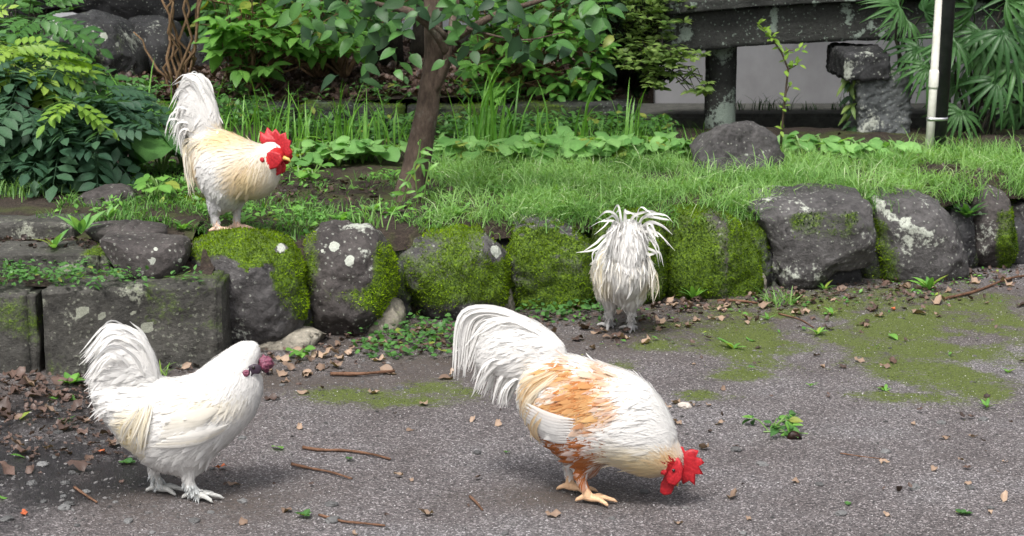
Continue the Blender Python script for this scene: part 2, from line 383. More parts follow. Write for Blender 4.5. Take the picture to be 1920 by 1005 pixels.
# ------------------------------------------------------------------ rocks
def ico_dirs(sub):
    bm = bmesh.new(); bmesh.ops.create_icosphere(bm, subdivisions=sub, radius=1)
    V = np.array([v.co[:] for v in bm.verts]); Fc = np.array([[v.index for v in f.verts] for f in bm.faces]); bm.free(); return V, Fc
ICO = {k: ico_dirs(k) for k in (3, 4, 5, 6)}
TUFT_V = [(0, -.16, 0), (0, .16, 0), (.5, .12, .12), (.5, -.12, .12), (1, 0, .1)]
TUFT_F = [(0, 1, 2), (0, 2, 3), (3, 2, 4)]
def rock_shape(outline, depth, e=.7, rough=.05, facet=0.0, seed=0, sub=6, smooth_pts=4):
    """outline: (x, z) polygon seen from the front; returns verts (local), faces, moss-able normals"""
    D, Fc = ICO[sub]; P = catmull(outline, smooth_pts, True); c = P.mean(0); Q = P-c
    ang = np.arctan2(Q[:, 1], Q[:, 0]); rad = np.hypot(Q[:, 0], Q[:, 1]); o = np.argsort(ang); ang, rad = ang[o], rad[o]
    ang = np.concatenate([ang-2*np.pi, ang, ang+2*np.pi]); rad = np.tile(rad, 3)
    th = np.arctan2(D[:, 2], D[:, 0]); cp = np.hypot(D[:, 0], D[:, 2]); R = np.interp(th, ang, rad)
    cpe = cp**e; spe = np.sign(D[:, 1])*np.abs(D[:, 1])**e
    V = np.stack([c[0]+R*cpe*np.cos(th), depth*spe, c[1]+R*cpe*np.sin(th)], 1)
    size = rad.mean(); rr = np.random.default_rng(seed)
    sv = Vector(rr.uniform(-50, 50, 3)); ctr = np.array([c[0], 0, c[1]])
    if facet:
        for k in range(14):
            n = rr.normal(size=3); n /= np.linalg.norm(n); n[1] *= 1.3; n /= np.linalg.norm(n)
            d = (V-ctr)@n; lim = d.max()*(1-facet*rr.uniform(.3, 1)); ex = np.maximum(0, d-lim); V -= ex[:, None]*n*.92
    off = V-ctr; nn = off/np.linalg.norm(off, axis=1, keepdims=True)
    f1, f2, f3 = 1.6/size, 5/size, 16/size
    h = np.array([noise.fractal(Vector(v)*f1+sv, 1., 2., 3)*.9 + noise.turbulence(Vector(v)*f2+sv, 3, False)*.35-.17 + noise.fractal(Vector(v)*f3+sv, 1., 2., 3)*.12 for v in V])
    V = V + nn*(h*rough*size*2)[:, None]
    return V, Fc, h
def vnormals(V, Fc):
    n = np.cross(V[Fc[:, 1]]-V[Fc[:, 0]], V[Fc[:, 2]]-V[Fc[:, 0]]); N = np.zeros_like(V)
    for k in range(3): np.add.at(N, Fc[:, k], n)
    return N/(np.linalg.norm(N, axis=1, keepdims=True)+1e-12), n
def tufts(V, Fc, mv, dens, size, seed):
    N, fn = vnormals(V, Fc); A = np.linalg.norm(fn, axis=1)/2; fm = mv[Fc].mean(1); wgt = A*np.clip((fm-.34)*3.2, 0, 1)
    if wgt.sum() <= 0: return None
    r = np.random.default_rng(seed); k = int(wgt.sum()*dens); 
    if k < 5: return None
    fi = r.choice(len(Fc), k, p=wgt/wgt.sum()); ab = r.random((k, 2)); sw = ab.sum(1) > 1; ab[sw] = 1-ab[sw]
    p = V[Fc[fi, 0]] + ab[:, :1]*(V[Fc[fi, 1]]-V[Fc[fi, 0]]) + ab[:, 1:]*(V[Fc[fi, 2]]-V[Fc[fi, 0]])
    n = N[Fc[fi, 0]]; T = n*.8 + r.normal(size=(k, 3))*.55 + np.array([0, 0, .25]); NN = r.normal(size=(k, 3))
    cl = np.array([noise.noise(Vector(q)*14) for q in p])*.5+.5
    v = np.clip(cl*.8+r.normal(size=k)*.16, 0, 1); C = np.stack([v, np.clip(.6+.7*cl, .5, 1.2), v*0], 1)
    return mass(TUFT_V, TUFT_F, T, NN, p-n*.001, size*r.uniform(.5, 1.3, k), C)
def make_rock(name, outline, Y, depth, mat, parent=None, moss=lambda p, n: 0, lich=lambda p, n: 0, spots=(), e=.7, rough=.05, facet=0., seed=0, sub=6, dens=26000, tsize=.011, label=None, cat=None, group=None, px=True):
    """outline in photo pixels on the plane y=Y (or metres when px=False)"""
    ol = [(at_y(a, c, Y).x, at_y(a, c, Y).z) for a, c in outline] if px else outline
    V, Fc, h = rock_shape(ol, depth, e, rough, facet, seed, sub)
    V = V + np.array([0, Y, 0]); N, _ = vnormals(V, Fc)
    base = Vector((float(V[:, 0].mean()), Y, float(V[:, 2].min()))) if parent is None else parent.location.copy()
    sd = seed*3.7; mv = np.zeros(len(V)); lv = np.zeros(len(V))
    for i, (v, n) in enumerate(zip(V, N)):
        q, s = to_px(*v); nz = noise.fractal(Vector((v[0]*5+sd, v[1]*5, v[2]*5)), 1., 2., 4)
        mv[i] = (lambda m_: m_+(.12 if m_ > .3 else 0))(moss((q, s), n)) + .5*nz; lv[i] = .33*noise.fractal(Vector((v[0]*7, v[1]*7+sd, v[2]*7)), 1., 2., 4) + lich((q, s), n)
        for (sx, sy, sr, *sv_) in spots:
            d = math.hypot(q-sx, s-sy)/sr*(1+.5*noise.noise(Vector(v)*30))
            if d < 1.5: lv[i] = max(lv[i], (sv_[0] if sv_ else .8)*(1-sstep(.6, 1.1, d))); mv[i] = min(mv[i], .5*d-.3)
    mv = np.clip(mv, 0, 1); lv = np.clip(lv, 0, 1)
    me = np_mesh(name, V-np.array(base), Fc, np.stack([mv, lv, lv*0], 1))
    o = link(name, me, mat, parent)
    if parent is None: o.location = base
    t = tufts(V-np.array(base), Fc, mv, dens, tsize, seed) if dens else None
    if t is not None: link('moss', np_mesh('moss', *t), M['moss'], o, kind='stuff')
    if label and parent is None: tag(o, label, cat, group)
    elif label: o['label'] = label
    return o
def up(p, n): return n[2]
wx = lambda px, py=560: at_z(px, py).x
def WYp(px): # plane for wall stones by pixel column
    return float(np.interp(px, [a for a, _ in WL], WY))+.17

wall = thing('retaining_wall', (wx(1000, 585), wall_y(wx(1000, 585))+.15, 0), 'low retaining wall of mossy boulders along the gravel path', 'stone wall')
mid = lambda k: (lambda p, n: k)
W = [ # outline, depth, mat, moss fn, spots, e, facet, label
 ([(362, 470), (395, 440), (450, 432), (520, 445), (560, 480), (575, 545), (570, 600), (545, 650), (480, 660), (425, 640), (400, 570), (368, 520)], .2, 'rock', lambda p, n: .2+.75*max(0, n[2])+.35*sstep(480, 530, p[0])*(p[1] < 600)-.75*sstep(530, 490, p[0])*sstep(470, 510, p[1])*(n[2] < .6)-.5*sstep(560, 640, p[1]), [(527, 466, 7)], .75, .1, 'rounded boulder with a thick cap of bright moss'),
 ([(555, 470), (590, 430), (650, 420), (705, 432), (732, 480), (740, 545), (720, 600), (670, 640), (610, 640), (575, 590), (560, 540)], .2, 'rock_brown', lambda p, n: .34+.5*sstep(670, 730, p[0])*sstep(430, 480, p[1])+.1*(p[0] < 620)-.6*sstep(590, 625, p[0])*sstep(710, 680, p[0])*sstep(550, 500, p[1])-.45*sstep(560, 610, p[1]), [(627, 462, 10), (655, 491, 10), (605, 470, 3)], .75, .12, 'boulder with two round white lichen spots'),
 ([(718, 445), (760, 428), (840, 423), (905, 430), (945, 465), (952, 530), (940, 570), (890, 605), (830, 600), (770, 570), (735, 520)], .2, 'rock', lambda p, n: .62-.5*sstep(545, 590, p[1])-.35*(p[0] < 745)-.25*(p[0] > 905)*(p[1] < 470), [(930, 470, 12)], .7, .1, 'wide rounded boulder with patchy green moss'),
 ([(942, 425), (970, 405), (1010, 402), (1060, 415), (1095, 430), (1112, 480), (1112, 560), (1080, 592), (1000, 592), (955, 575), (945, 500)], .2, 'rock', lambda p, n: .78-1.0*max(0, n[2]-.55)*2-.35*sstep(565, 590, p[1]), [], .6, .12, 'squarish boulder covered in green moss below a bare rim'),
 ([(1100, 425), (1130, 398), (1190, 392), (1240, 410), (1245, 480), (1240, 560), (1180, 580), (1110, 572), (1100, 500)], .19, 'rock_brown', lambda p, n: .62-.4*sstep(550, 580, p[1]), [], .65, .1, 'mossy boulder half hidden behind the shaggy white rooster'),
 ([(1222, 420), (1250, 392), (1310, 386), (1360, 400), (1395, 430), (1415, 480), (1422, 545), (1380, 568), (1300, 574), (1240, 565), (1225, 500)], .2, 'rock_brown', lambda p, n: .85-.3*(abs(p[0]-1345) < 20)-.3*sstep(545, 570, p[1]), [], .65, .1, 'broad boulder almost wholly covered in bright moss'),
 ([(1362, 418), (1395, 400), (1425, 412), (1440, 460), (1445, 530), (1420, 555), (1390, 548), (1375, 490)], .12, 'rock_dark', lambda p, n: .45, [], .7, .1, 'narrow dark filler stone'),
 ([(1393, 376), (1450, 362), (1540, 356), (1610, 362), (1626, 400), (1624, 460), (1615, 490), (1560, 500), (1530, 520), (1470, 528), (1440, 500), (1428, 440), (1405, 400)], .21, 'rock', lambda p, n: .1+.5*sstep(1460, 1500, p[0])*sstep(1625, 1585, p[0])*sstep(385, 405, p[1])*sstep(480, 430, p[1])-.5*max(0, n[2]-.4), [], .42, .14, 'grey block boulder flecked with lichen and overhanging'),
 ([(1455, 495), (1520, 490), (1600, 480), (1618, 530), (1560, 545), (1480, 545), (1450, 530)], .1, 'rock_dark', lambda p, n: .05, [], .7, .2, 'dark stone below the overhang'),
 ([(1622, 372), (1660, 358), (1720, 362), (1765, 390), (1795, 450), (1802, 510), (1770, 535), (1690, 535), (1640, 515), (1628, 450)], .2, 'rock', lambda p, n: -.05+.6*sstep(35, -25, p[0]-1675-.35*(p[1]-450))*sstep(390, 420, p[1]), [(1650, 385, 14, .36), (1665, 400, 10, .34), (1697, 418, 15, .36), (1715, 428, 9, .36), (1730, 432, 9, .36), (1745, 440, 9, .36), (1702, 447, 6, .36), (1640, 372, 8, .36), (1672, 408, 9, .38)], .5, .12, 'grey boulder with a diagonal band of white lichen'),
 ([(1772, 392), (1790, 375), (1812, 382), (1822, 440), (1815, 500), (1790, 505), (1772, 450)], .13, 'rock_dark', lambda p, n: .2, [], .8, .1, 'thin filler stone'),
 ([(1803, 400), (1820, 358), (1850, 348), (1880, 365), (1890, 410), (1898, 470), (1880, 508), (1840, 510), (1808, 480)], .19, 'rock_brown', lambda p, n: -.05+.7*sstep(1852, 1880, p[0])*sstep(375, 405, p[1]), [(1815, 405, 6), (1838, 400, 4)], .75, .15, 'smooth upright boulder with a moss streak down one side'),
 ([(1875, 390), (1910, 374), (1980, 372), (2040, 395), (2050, 460), (1990, 485), (1900, 480)], .2, 'rock', lambda p, n: .1+.4*(p[0] < 1910), [], .6, .2, 'grey boulder next to the smooth upright one'),
 ([(2030, 385), (2090, 365), (2180, 370), (2230, 400), (2230, 460), (2130, 475), (2050, 465)], .2, 'rock', lambda p, n: .2, [], .6, .2, 'grey boulder at the far end of the wall'),
]
for i, (ol, dep, mt, ms, spots, e, fc, lab) in enumerate(W):
    cx = sum(p[0] for p in ol)/len(ol); cy = sum(p[1] for p in ol)/len(ol); ol = [(cx+(p[0]-cx)*1.04, cy+(p[1]-cy)*1.02) for p in ol]
    make_rock('boulder', ol, WYp(cx), dep, M[mt], wall, ms, (lambda p, n: .06) if i in (7, 9) else (lambda p, n: 0), spots, e+(.14 if i < 6 else 0), .045 if fc < .2 else .035, fc, i+11, 6, label=lab)
# pale mortar footing lumps between the first stones, and dark fill between all
make_rock('mortar', [(395, 640), (450, 632), (520, 618), (590, 612), (635, 628), (600, 648), (560, 668), (500, 668), (430, 668), (400, 664)], WYp(500)-.08, .11, M['mortar'], wall, mid(-.1), e=.55, rough=.06, facet=.2, seed=51, sub=5, dens=0, label='pale crumbling mortar footing')
make_rock('mortar', [(655, 600), (700, 560), (745, 560), (760, 600), (735, 640), (680, 648)], WYp(710)-.07, .12, M['mortar'], wall, mid(.25), e=.7, rough=.06, facet=.2, seed=52, sub=5, dens=0)
make_rock('mortar', [(930, 540), (950, 520), (962, 550), (965, 590), (935, 592)], WYp(945)-.03, .1, M['mortar'], wall, mid(.15), e=.8, rough=.06, seed=53, sub=4, dens=0)
make_rock('mortar', [(1408, 500), (1425, 490), (1436, 520), (1432, 555), (1410, 555)], WYp(1420)-.04, .1, M['mortar'], wall, mid(.0), e=.8, rough=.06, seed=54, sub=4, dens=0)
for k, jx in enumerate([565, 735, 948, 1105, 1232, 1430, 1628, 1795, 1895, 2040]):
    yb_ = float(np.interp(jx, [a for a, _ in WL], [c for _, c in WL])); tp_ = float(np.interp(jx, [565, 1105, 1430, 1628, 1895, 2040], [460, 425, 420, 385, 390, 390]))
    make_rock('filler_stone', [(jx-34, tp_+20), (jx, tp_), (jx+34, tp_+22), (jx+38, yb_-30), (jx+20, yb_+4), (jx-24, yb_+4), (jx-38, yb_-30)], WYp(jx)+.06, .13, M['rock_dark'], wall, mid(.3), e=.7, rough=.05, facet=.1, seed=140+k, sub=5, dens=14000)
xsw = np.arange(-1.0, 2.6, .1); V = []; Fq = []
for x in xsw:
    y = wall_y(x)+.16
    V += [(x, y+.02, -.05), (x, y+.02, .2), (x, y+.2, .22), (x, y+.2, -.05)]
n = len(xsw)
for i in range(n-1):
    for k in range(4): Fq.append((4*i+k, 4*i+(k+1) % 4, 4*i+4+(k+1) % 4, 4*i+4+k))
Fq += [(0, 1, 2, 3), (4*n-4, 4*n-1, 4*n-2, 4*n-3)]
link('earth_fill', py_mesh('earth_fill', [Vector(v)-wall.location for v in V], Fq), M['soil'], wall)

# ------------------------------------------------------------------ stone steps at the left
def cut_block(name, x0, x1, yf, dep, z0, z1, mat, parent, seed, moss, lich=lambda p, n: 0, skew=(0, 0), spots=(), label=None, rough=.007, bev=.012, peck=0):
    """cut stone: front face from (x0, yf+skew0) to (x1, yf+skew1)"""
    bm = bmesh.new(); bmesh.ops.create_cube(bm, size=1)
    bmesh.ops.bevel(bm, geom=bm.edges[:], offset=.03, segments=2, affect='EDGES')
    for _ in range(5): 
        es = [e for e in bm.edges if (Vector(((e.verts[0].co-e.verts[1].co).x*(x1-x0), (e.verts[0].co-e.verts[1].co).y*dep, (e.verts[0].co-e.verts[1].co).z*(z1-z0)))).length > .016]
        if not es: break
        bmesh.ops.subdivide_edges(bm, edges=es, cuts=1, use_grid_fill=True)
    bmesh.ops.triangulate(bm, faces=bm.faces[:])
    V = np.array([v.co[:] for v in bm.verts])+.5; Fc = np.array([[v.index for v in f.verts] for f in bm.faces]); bm.free()
    X = x0+V[:, 0]*(x1-x0); Yy = yf+V[:, 1]*dep+skew[0]+(skew[1]-skew[0])*V[:, 0]; Z = z0+V[:, 2]*(z1-z0)
    V = np.stack([X, Yy, Z], 1); N, _ = vnormals(V, Fc); sv = Vector((seed*3.1, seed, 0))
    h = np.array([noise.fractal(Vector(v)*4+sv, 1., 2., 3)*1.2+noise.fractal(Vector(v)*16+sv, 1., 2., 3)*.6+min(0, noise.fractal(Vector(v)*9+sv, 1., 2., 3)+.3)*1.6 for v in V])
    h2 = np.array([abs(noise.noise(Vector((v[0]*38, v[1]*38, v[2]*62)))) for v in V]) if peck else 0
    V = V+N*(h*rough+h2*peck)[:, None]
    mv = np.zeros(len(V)); lv = np.zeros(len(V))
    for i, (v, nn) in enumerate(zip(V, N)):
        p = to_px(*v); mv[i] = moss(p, nn)+.55*fbm(v[0]*5+seed, v[1]*5, v[2]*5); lv[i] = .4*fbm(v[0]*7, v[1]*7+seed, v[2]*7)+lich(p, nn)
        for (sx, sy, sr) in spots:
            d = math.hypot(p[0]-sx, p[1]-sy)/sr
            if d < 1: lv[i] = .8; mv[i] = 0
    mv, lv = np.clip(mv, 0, 1), np.clip(lv, 0, 1); b0 = np.array(parent.location)
    o = link(name, np_mesh(name, V-b0, Fc, np.stack([mv, lv, lv*0], 1)), mat, parent)
    t = tufts(V-b0, Fc, np.clip(mv-.12, 0, 1), 9000, .008, seed)
    if t is not None: link('moss', np_mesh('moss', *t), M['moss'], o, kind='stuff')
    if label: o['label'] = label
    return o
steps = thing('stone_steps', (-1.4, 5.75, 0), 'worn stone steps beside the mossy boulder wall', 'steps')
xa, xb_, xc = at_y(70, 600, 5.72).x, at_y(412, 600, 5.78).x, at_y(74, 600, 5.72).x
cut_block('block', -2.4, xa-.006, 5.74, .2, -.06, .258, M['rock_block'], steps, 1, mid(.22), skew=(-.05, -.01), label='cut kerb block with a dark joint beside it')
cut_block('block', xc+.012, xb_, 5.72, .2, -.06, .27, M['rock_block'], steps, 2, lambda p, n: .12+.2*(p[0] > 270)*(p[1] < 620)+.1*(p[0] < 180), skew=(0, .10), spots=[(153, 585, 10), (190, 592, 7), (276, 614, 10), (246, 587, 6)], label='long cut kerb block with lichen')
link('tread_soil', py_mesh('tread', [Vector(v)-steps.location for v in [(-2.4, 5.8, .245), (-.95, 5.84, .262), (-.97, 6.35, .30), (-2.4, 6.3, .25)]], [(0, 1, 2, 3)]), M['soil'], steps)
cut_block('slab', -2.4, at_y(205, 500, 5.95).x, 5.93, .19, .2, .338, M['rock_block'], steps, 3, lambda p, n: .12+.5*(p[0] > 165)*(n[2] > .2), spots=[(40, 505, 6), (133, 505, 9)], label='middle step slab', skew=(0, .03))
link('tread_soil', py_mesh('tread2', [Vector(v)-steps.location for v in [(-2.4, 6.05, .318), (-1.05, 6.08, .322), (-1.07, 6.5, .36), (-2.4, 6.5, .35)]], [(0, 1, 2, 3)]), M['soil'], steps)
cut_block('slab', -2.4, at_y(140, 430, 6.22).x, 6.2, .2, .28, .385, M['rock_block'], steps, 4, lambda p, n: .1, lambda p, n: .12, label='top step slab', skew=(0, .02))
make_rock('side_stone', [(188, 445), (240, 440), (300, 445), (345, 450), (352, 480), (335, 515), (290, 525), (240, 520), (210, 490)], 6.0, .13, M['rock_brown'], steps, mid(-.15), spots=[(292, 467, 4), (286, 489, 6), (338, 488, 4), (318, 470, 2)], e=.6, rough=.025, facet=.15, seed=31, sub=6, dens=0, label='smooth purplish side stone speckled with lichen')
make_rock('side_stone', [(160, 425), (215, 418), (305, 424), (310, 445), (250, 460), (200, 455)], 6.2, .1, M['rock_brown'], steps, mid(.0), e=.6, rough=.03, facet=.1, seed=32, sub=5, dens=0, label='flat side stone behind the smooth one')

# ------------------------------------------------------------------ loose boulders
def loose(name, ol, Y, dep, mt, lab, ms=mid(-.1), lc=lambda p, n: 0, **k): return make_rock(name, ol, Y, dep, M[mt], None, ms, lc, label=lab, cat='boulder', **k)
loose('boulder', [(124, 400), (135, 368), (185, 352), (235, 348), (258, 375), (264, 410), (200, 425), (140, 420)], 6.75, .13, 'rock_brown', 'dark smooth boulder beside the top stone step', e=.65, rough=.03, facet=.25, seed=41, dens=0, spots=[(222, 375, 3), (235, 385, 2)])
loose('boulder', [(314, 395), (330, 372), (365, 369), (386, 378), (388, 415), (350, 424), (318, 418)], 6.8, .1, 'rock', 'small mossy boulder behind the legs of the cream rooster', lambda p, n: -.1+.9*max(0, n[2]), e=.65, rough=.05, facet=.15, seed=42, sub=5)
loose('boulder', [(186, 330), (200, 317), (250, 314), (262, 328), (258, 345), (200, 350)], 7.3, .1, 'rock_brown', 'flat stone lying under the dark pinnate shrub', e=.6, rough=.04, facet=.1, seed=43, sub=5, dens=0)
loose('boulder', [(1283, 300), (1310, 262), (1345, 238), (1400, 230), (1440, 242), (1462, 275), (1480, 310), (1440, 345), (1350, 348), (1292, 335)], 7.85, .17, 'rock', 'grey rough boulder standing alone on the grass', mid(-.15), lambda p, n: -.06, e=.8, rough=.05, facet=.3, seed=44, dens=0, spots=[(1400, 290, 5, .28), (1432, 285, 4, .28), (1460, 298, 5, .28)])
loose('boulder', [(1160, 335), (1200, 320), (1260, 318), (1305, 326), (1300, 345), (1200, 350)], 7.75, .15, 'rock', 'flat stone slab half sunk in the lawn', mid(-.1), e=.7, rough=.03, facet=.1, seed=45, sub=5, dens=0)
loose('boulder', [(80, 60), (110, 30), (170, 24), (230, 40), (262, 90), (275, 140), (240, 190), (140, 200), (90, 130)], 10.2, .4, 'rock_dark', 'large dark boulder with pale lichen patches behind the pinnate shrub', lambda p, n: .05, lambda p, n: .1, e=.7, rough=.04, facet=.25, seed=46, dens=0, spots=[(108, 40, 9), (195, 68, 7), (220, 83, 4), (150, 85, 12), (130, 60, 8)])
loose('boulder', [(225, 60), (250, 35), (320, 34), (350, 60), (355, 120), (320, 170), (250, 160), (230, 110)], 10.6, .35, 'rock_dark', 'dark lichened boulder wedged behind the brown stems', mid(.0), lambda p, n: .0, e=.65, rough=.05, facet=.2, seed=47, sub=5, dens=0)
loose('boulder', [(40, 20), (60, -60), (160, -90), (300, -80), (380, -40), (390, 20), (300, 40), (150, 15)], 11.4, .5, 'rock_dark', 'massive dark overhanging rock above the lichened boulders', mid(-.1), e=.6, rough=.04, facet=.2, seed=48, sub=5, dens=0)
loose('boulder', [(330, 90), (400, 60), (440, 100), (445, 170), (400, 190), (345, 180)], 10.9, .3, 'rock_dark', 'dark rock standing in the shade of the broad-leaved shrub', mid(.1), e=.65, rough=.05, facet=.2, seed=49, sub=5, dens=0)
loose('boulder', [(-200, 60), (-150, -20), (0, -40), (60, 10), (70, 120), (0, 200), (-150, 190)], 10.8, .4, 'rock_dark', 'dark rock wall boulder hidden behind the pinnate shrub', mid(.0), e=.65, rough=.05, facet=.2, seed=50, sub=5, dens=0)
loose('boulder', [(585, 150), (600, 138), (650, 140), (662, 152), (650, 165), (590, 162)], 10.9, .1, 'rock_brown', 'flat grey stone among the dead leaves of the bed', mid(.0), e=.7, rough=.05, seed=55, sub=4, dens=0)
# low mossy kerb in front of the bed
kerb = thing('mossy_kerb', (-1.2, BED_Y, .3), 'low dark mossy kerb holding back the leaf-strewn bed', 'kerb')
xk = -3.4; k = 0
while xk < .5:
    wk = random.uniform(.5, .75); cut_block('kerb_stone', xk, min(xk+wk-.012, .6), BED_Y, .16, .25, .45+random.uniform(-.01, .01), M['bridge_stone'], kerb, 60+k, mid(.5), rough=.01); xk += wk; k += 1

# ------------------------------------------------------------------ arched stone bridge, plaster wall behind it
br = thing('stone_bridge', (1.5, 9.4, .28), 'dark arched stone footbridge slab on stone pillars', 'bridge')
def arch(x0, x1, zb, th, y0, y1, name, mat, seed, rise=.05):
    nx, nyy, nz = 90, 40, 9; V = []; Fc = []
    prof = []
    for i in range(nx+1): 
        t = i/nx; prof.append((x0+(x1-x0)*t, zb+rise*(1-(2*t-1.15)**2)))
    ring = []
    for j in range(nz+1): ring.append((y0, j/nz))
    for j in range(1, nyy+1): ring.append((y0+(y1-y0)*j/nyy, 1.))
    for j in range(1, nz+1): ring.append((y1, 1-j/nz))
    for j in range(1, nyy): ring.append((y1+(y0-y1)*j/nyy, 0.))
    R = len(ring)
    for (x, z) in prof:
        for (y, s) in ring: V.append((x, y, z+s*th))
    for i in range(nx):
        for j in range(R): 
            a, b_, c_, d = i*R+j, i*R+(j+1) % R, (i+1)*R+(j+1) % R, (i+1)*R+j; Fc += [(a, d, c_), (a, c_, b_)]
    n0 = len(V)
    for i in (0, nx):
        V.append((prof[i][0], (y0+y1)/2, prof[i][1]+th/2)); q = len(V)-1
        for j in range(R):
            a, b_ = i*R+j, i*R+(j+1) % R; Fc.append((q, a, b_) if i == 0 else (q, b_, a))
    V = np.array(V); Fc = np.array(Fc); N, _ = vnormals(V, Fc)
    h = np.array([noise.fractal(Vector(v)*9, 1., 2., 4) for v in V]); V = V+N*(h*.007)[:, None]
    lv = np.clip([0.4*fbm(v[0]*5, v[1]*5, v[2]*5+seed)+.4*fbm(v[0]*17, v[1]*17, v[2]*17+seed)+.02*(v[0] > 1.4) for v in V], 0, 1)
    return link(name, np_mesh(name, V-np.array(br.location), Fc, np.stack([lv*0+.05, lv, lv*0], 1)), M[mat], br)
arch(.72, 3.2, .685, .19, 9.3, 10.5, 'deck', 'bridge_stone', 3, .055)
arch(.74, 3.2, .88, .05, 9.24, 10.55, 'coping', 'bridge_stone', 8, .055)
def pillar_round(x, y, z0, z1, r):
    V, Fc = [], []; ns, nh = 40, 30
    for j in range(nh+1):
        for k in range(ns):
            a = 2*math.pi*k/ns; rr = r*(1+.03*fbm(math.cos(a)*2+x, math.sin(a)*2, j*.3)); V.append((x+rr*math.cos(a), y+rr*math.sin(a), z0+(z1-z0)*j/nh))
    for j in range(nh):
        for k in range(ns): Fc.append((j*ns+k, j*ns+(k+1) % ns, (j+1)*ns+(k+1) % ns, (j+1)*ns+k))
    lv = [max(0, .16+.5*fbm(v[0]*6, v[1]*6, v[2]*6)) for v in V]
    return link('pillar', np_mesh('pillar', np.array(V)-np.array(br.location), Fc, np.stack([np.full(len(V), .15), lv, np.zeros(len(V))], 1)), M['bridge_stone'], br)
p = at_y(1351, 160, 9.5); pillar_round(p.x, 9.5, .15, .72, .078)['label'] = 'round pillar blotched with pale lichen'
p = at_y(1652, 200, 9.05)
pl = cut_block('pillar', p.x-.115, p.x+.115, 8.98, .24, .22, .60, M['pecked'], br, 71, mid(-.2), lambda p, n: .1, rough=.01, peck=.03, label='square pillar of rough pecked stone')
p = at_y(1625, 90, 9.0)
cut_block('beam', p.x-.105, p.x+.11, 8.95, .5, .575, .70, M['rock_dark'], br, 72, mid(-.2), lambda p, n: .02, rough=.012, peck=.015, label='rough beam end under the deck')
pillar_round(2.75, 9.6, .15, .74, .09)
gw = thing('plaster_wall', (1.8, 11.3, 0), 'white plastered garden wall seen through the bridge opening', 'wall')
me = rbox(-.95, 1.9, 0, .15, .18, .72, .008); link('plaster_face', me, M['plaster'], gw)
me = rbox(-1.1, 1.9, -.55, -.002, -.1, .2, .02); link('ledge', me, M['concrete'], gw)

# ------------------------------------------------------------------ black pole with white conduit
B = at_z(1757, 288, .33); top = at_y(1776, 0, B.y)
lean = (top-B)/(top.z-B.z)
pole = thing('lamp_pole', B, 'black metal pole with a white conduit pipe strapped to it', 'pole')
Lp = 3.2
V, Fc = tube([Vector((0, 0, -.05)), lean*Lp*.5, lean*Lp], [.0345]*3, 24); link('post', py_mesh('post', V, Fc, smooth=True), M['black_paint'], pole)
C0 = at_z(1741, 289, .33)-B; cl = (at_y(1761, 0, B.y)-at_z(1741, 289, .33)); cl = cl/cl.z; C0.y -= .005
V, Fc = tube([C0+cl*-.03, C0+cl*.3, C0+cl*Lp*.9], [.0185]*3, 18); cd = link('conduit', py_mesh('conduit', V, Fc, smooth=True), M['white_plastic'], pole)
zc = (at_y(1750, 148, B.y)-B).z
V, Fc = tube([C0+cl*(zc-.04), C0+cl*(zc-.03), C0+cl*(zc+.03), C0+cl*(zc+.04)], [.0205, .0225, .0225, .0205], 18); link('coupling', py_mesh('coupling', V, Fc, smooth=True), M['white_plastic'], cd)
zc = .02
V, Fc = tube([C0+cl*-.005, C0+cl*.02], [.0225, .0215], 18); link('coupling', py_mesh('coupling', V, Fc, smooth=True), M['white_plastic'], cd)
zc = (at_y(1750, 222, B.y)-B).z; a = C0+cl*zc; c_ = lean*zc
V = []; ring = []
for k in range(30):
    an = 2*math.pi*k/30; d = Vector((math.cos(an), math.sin(an), 0))
    ctr, rr = (c_, .037) if math.cos(an) > 0 else (a, .021)
    ring.append(ctr+d*rr)
for dz in (-.007, .007):
    for q in ring: V.append((q.x, q.y, q.z-(q.z-zc)+dz))
for dz in (.007, -.007):
    for q in ring: V.append((q.x*.97, q.y*.97, zc+dz))
Fc = [(m*30+k, m*30+(k+1) % 30, ((m+1) % 4)*30+(k+1) % 30, ((m+1) % 4)*30+k) for m in range(4) for k in range(30)]
link('clamp', py_mesh('clamp', V, Fc, smooth=True), M['steel'], pole)
make_rock('tree_stump', [(1897, 330), (1900, 285), (1915, 258), (1960, 250), (2000, 270), (2010, 330), (1950, 345)], 8.1, .13, M['bark_dark'], None, mid(-1), e=.7, rough=.12, facet=.2, seed=77, sub=5, dens=0, label='dark weathered stump at the edge of the lawn', cat='stump')
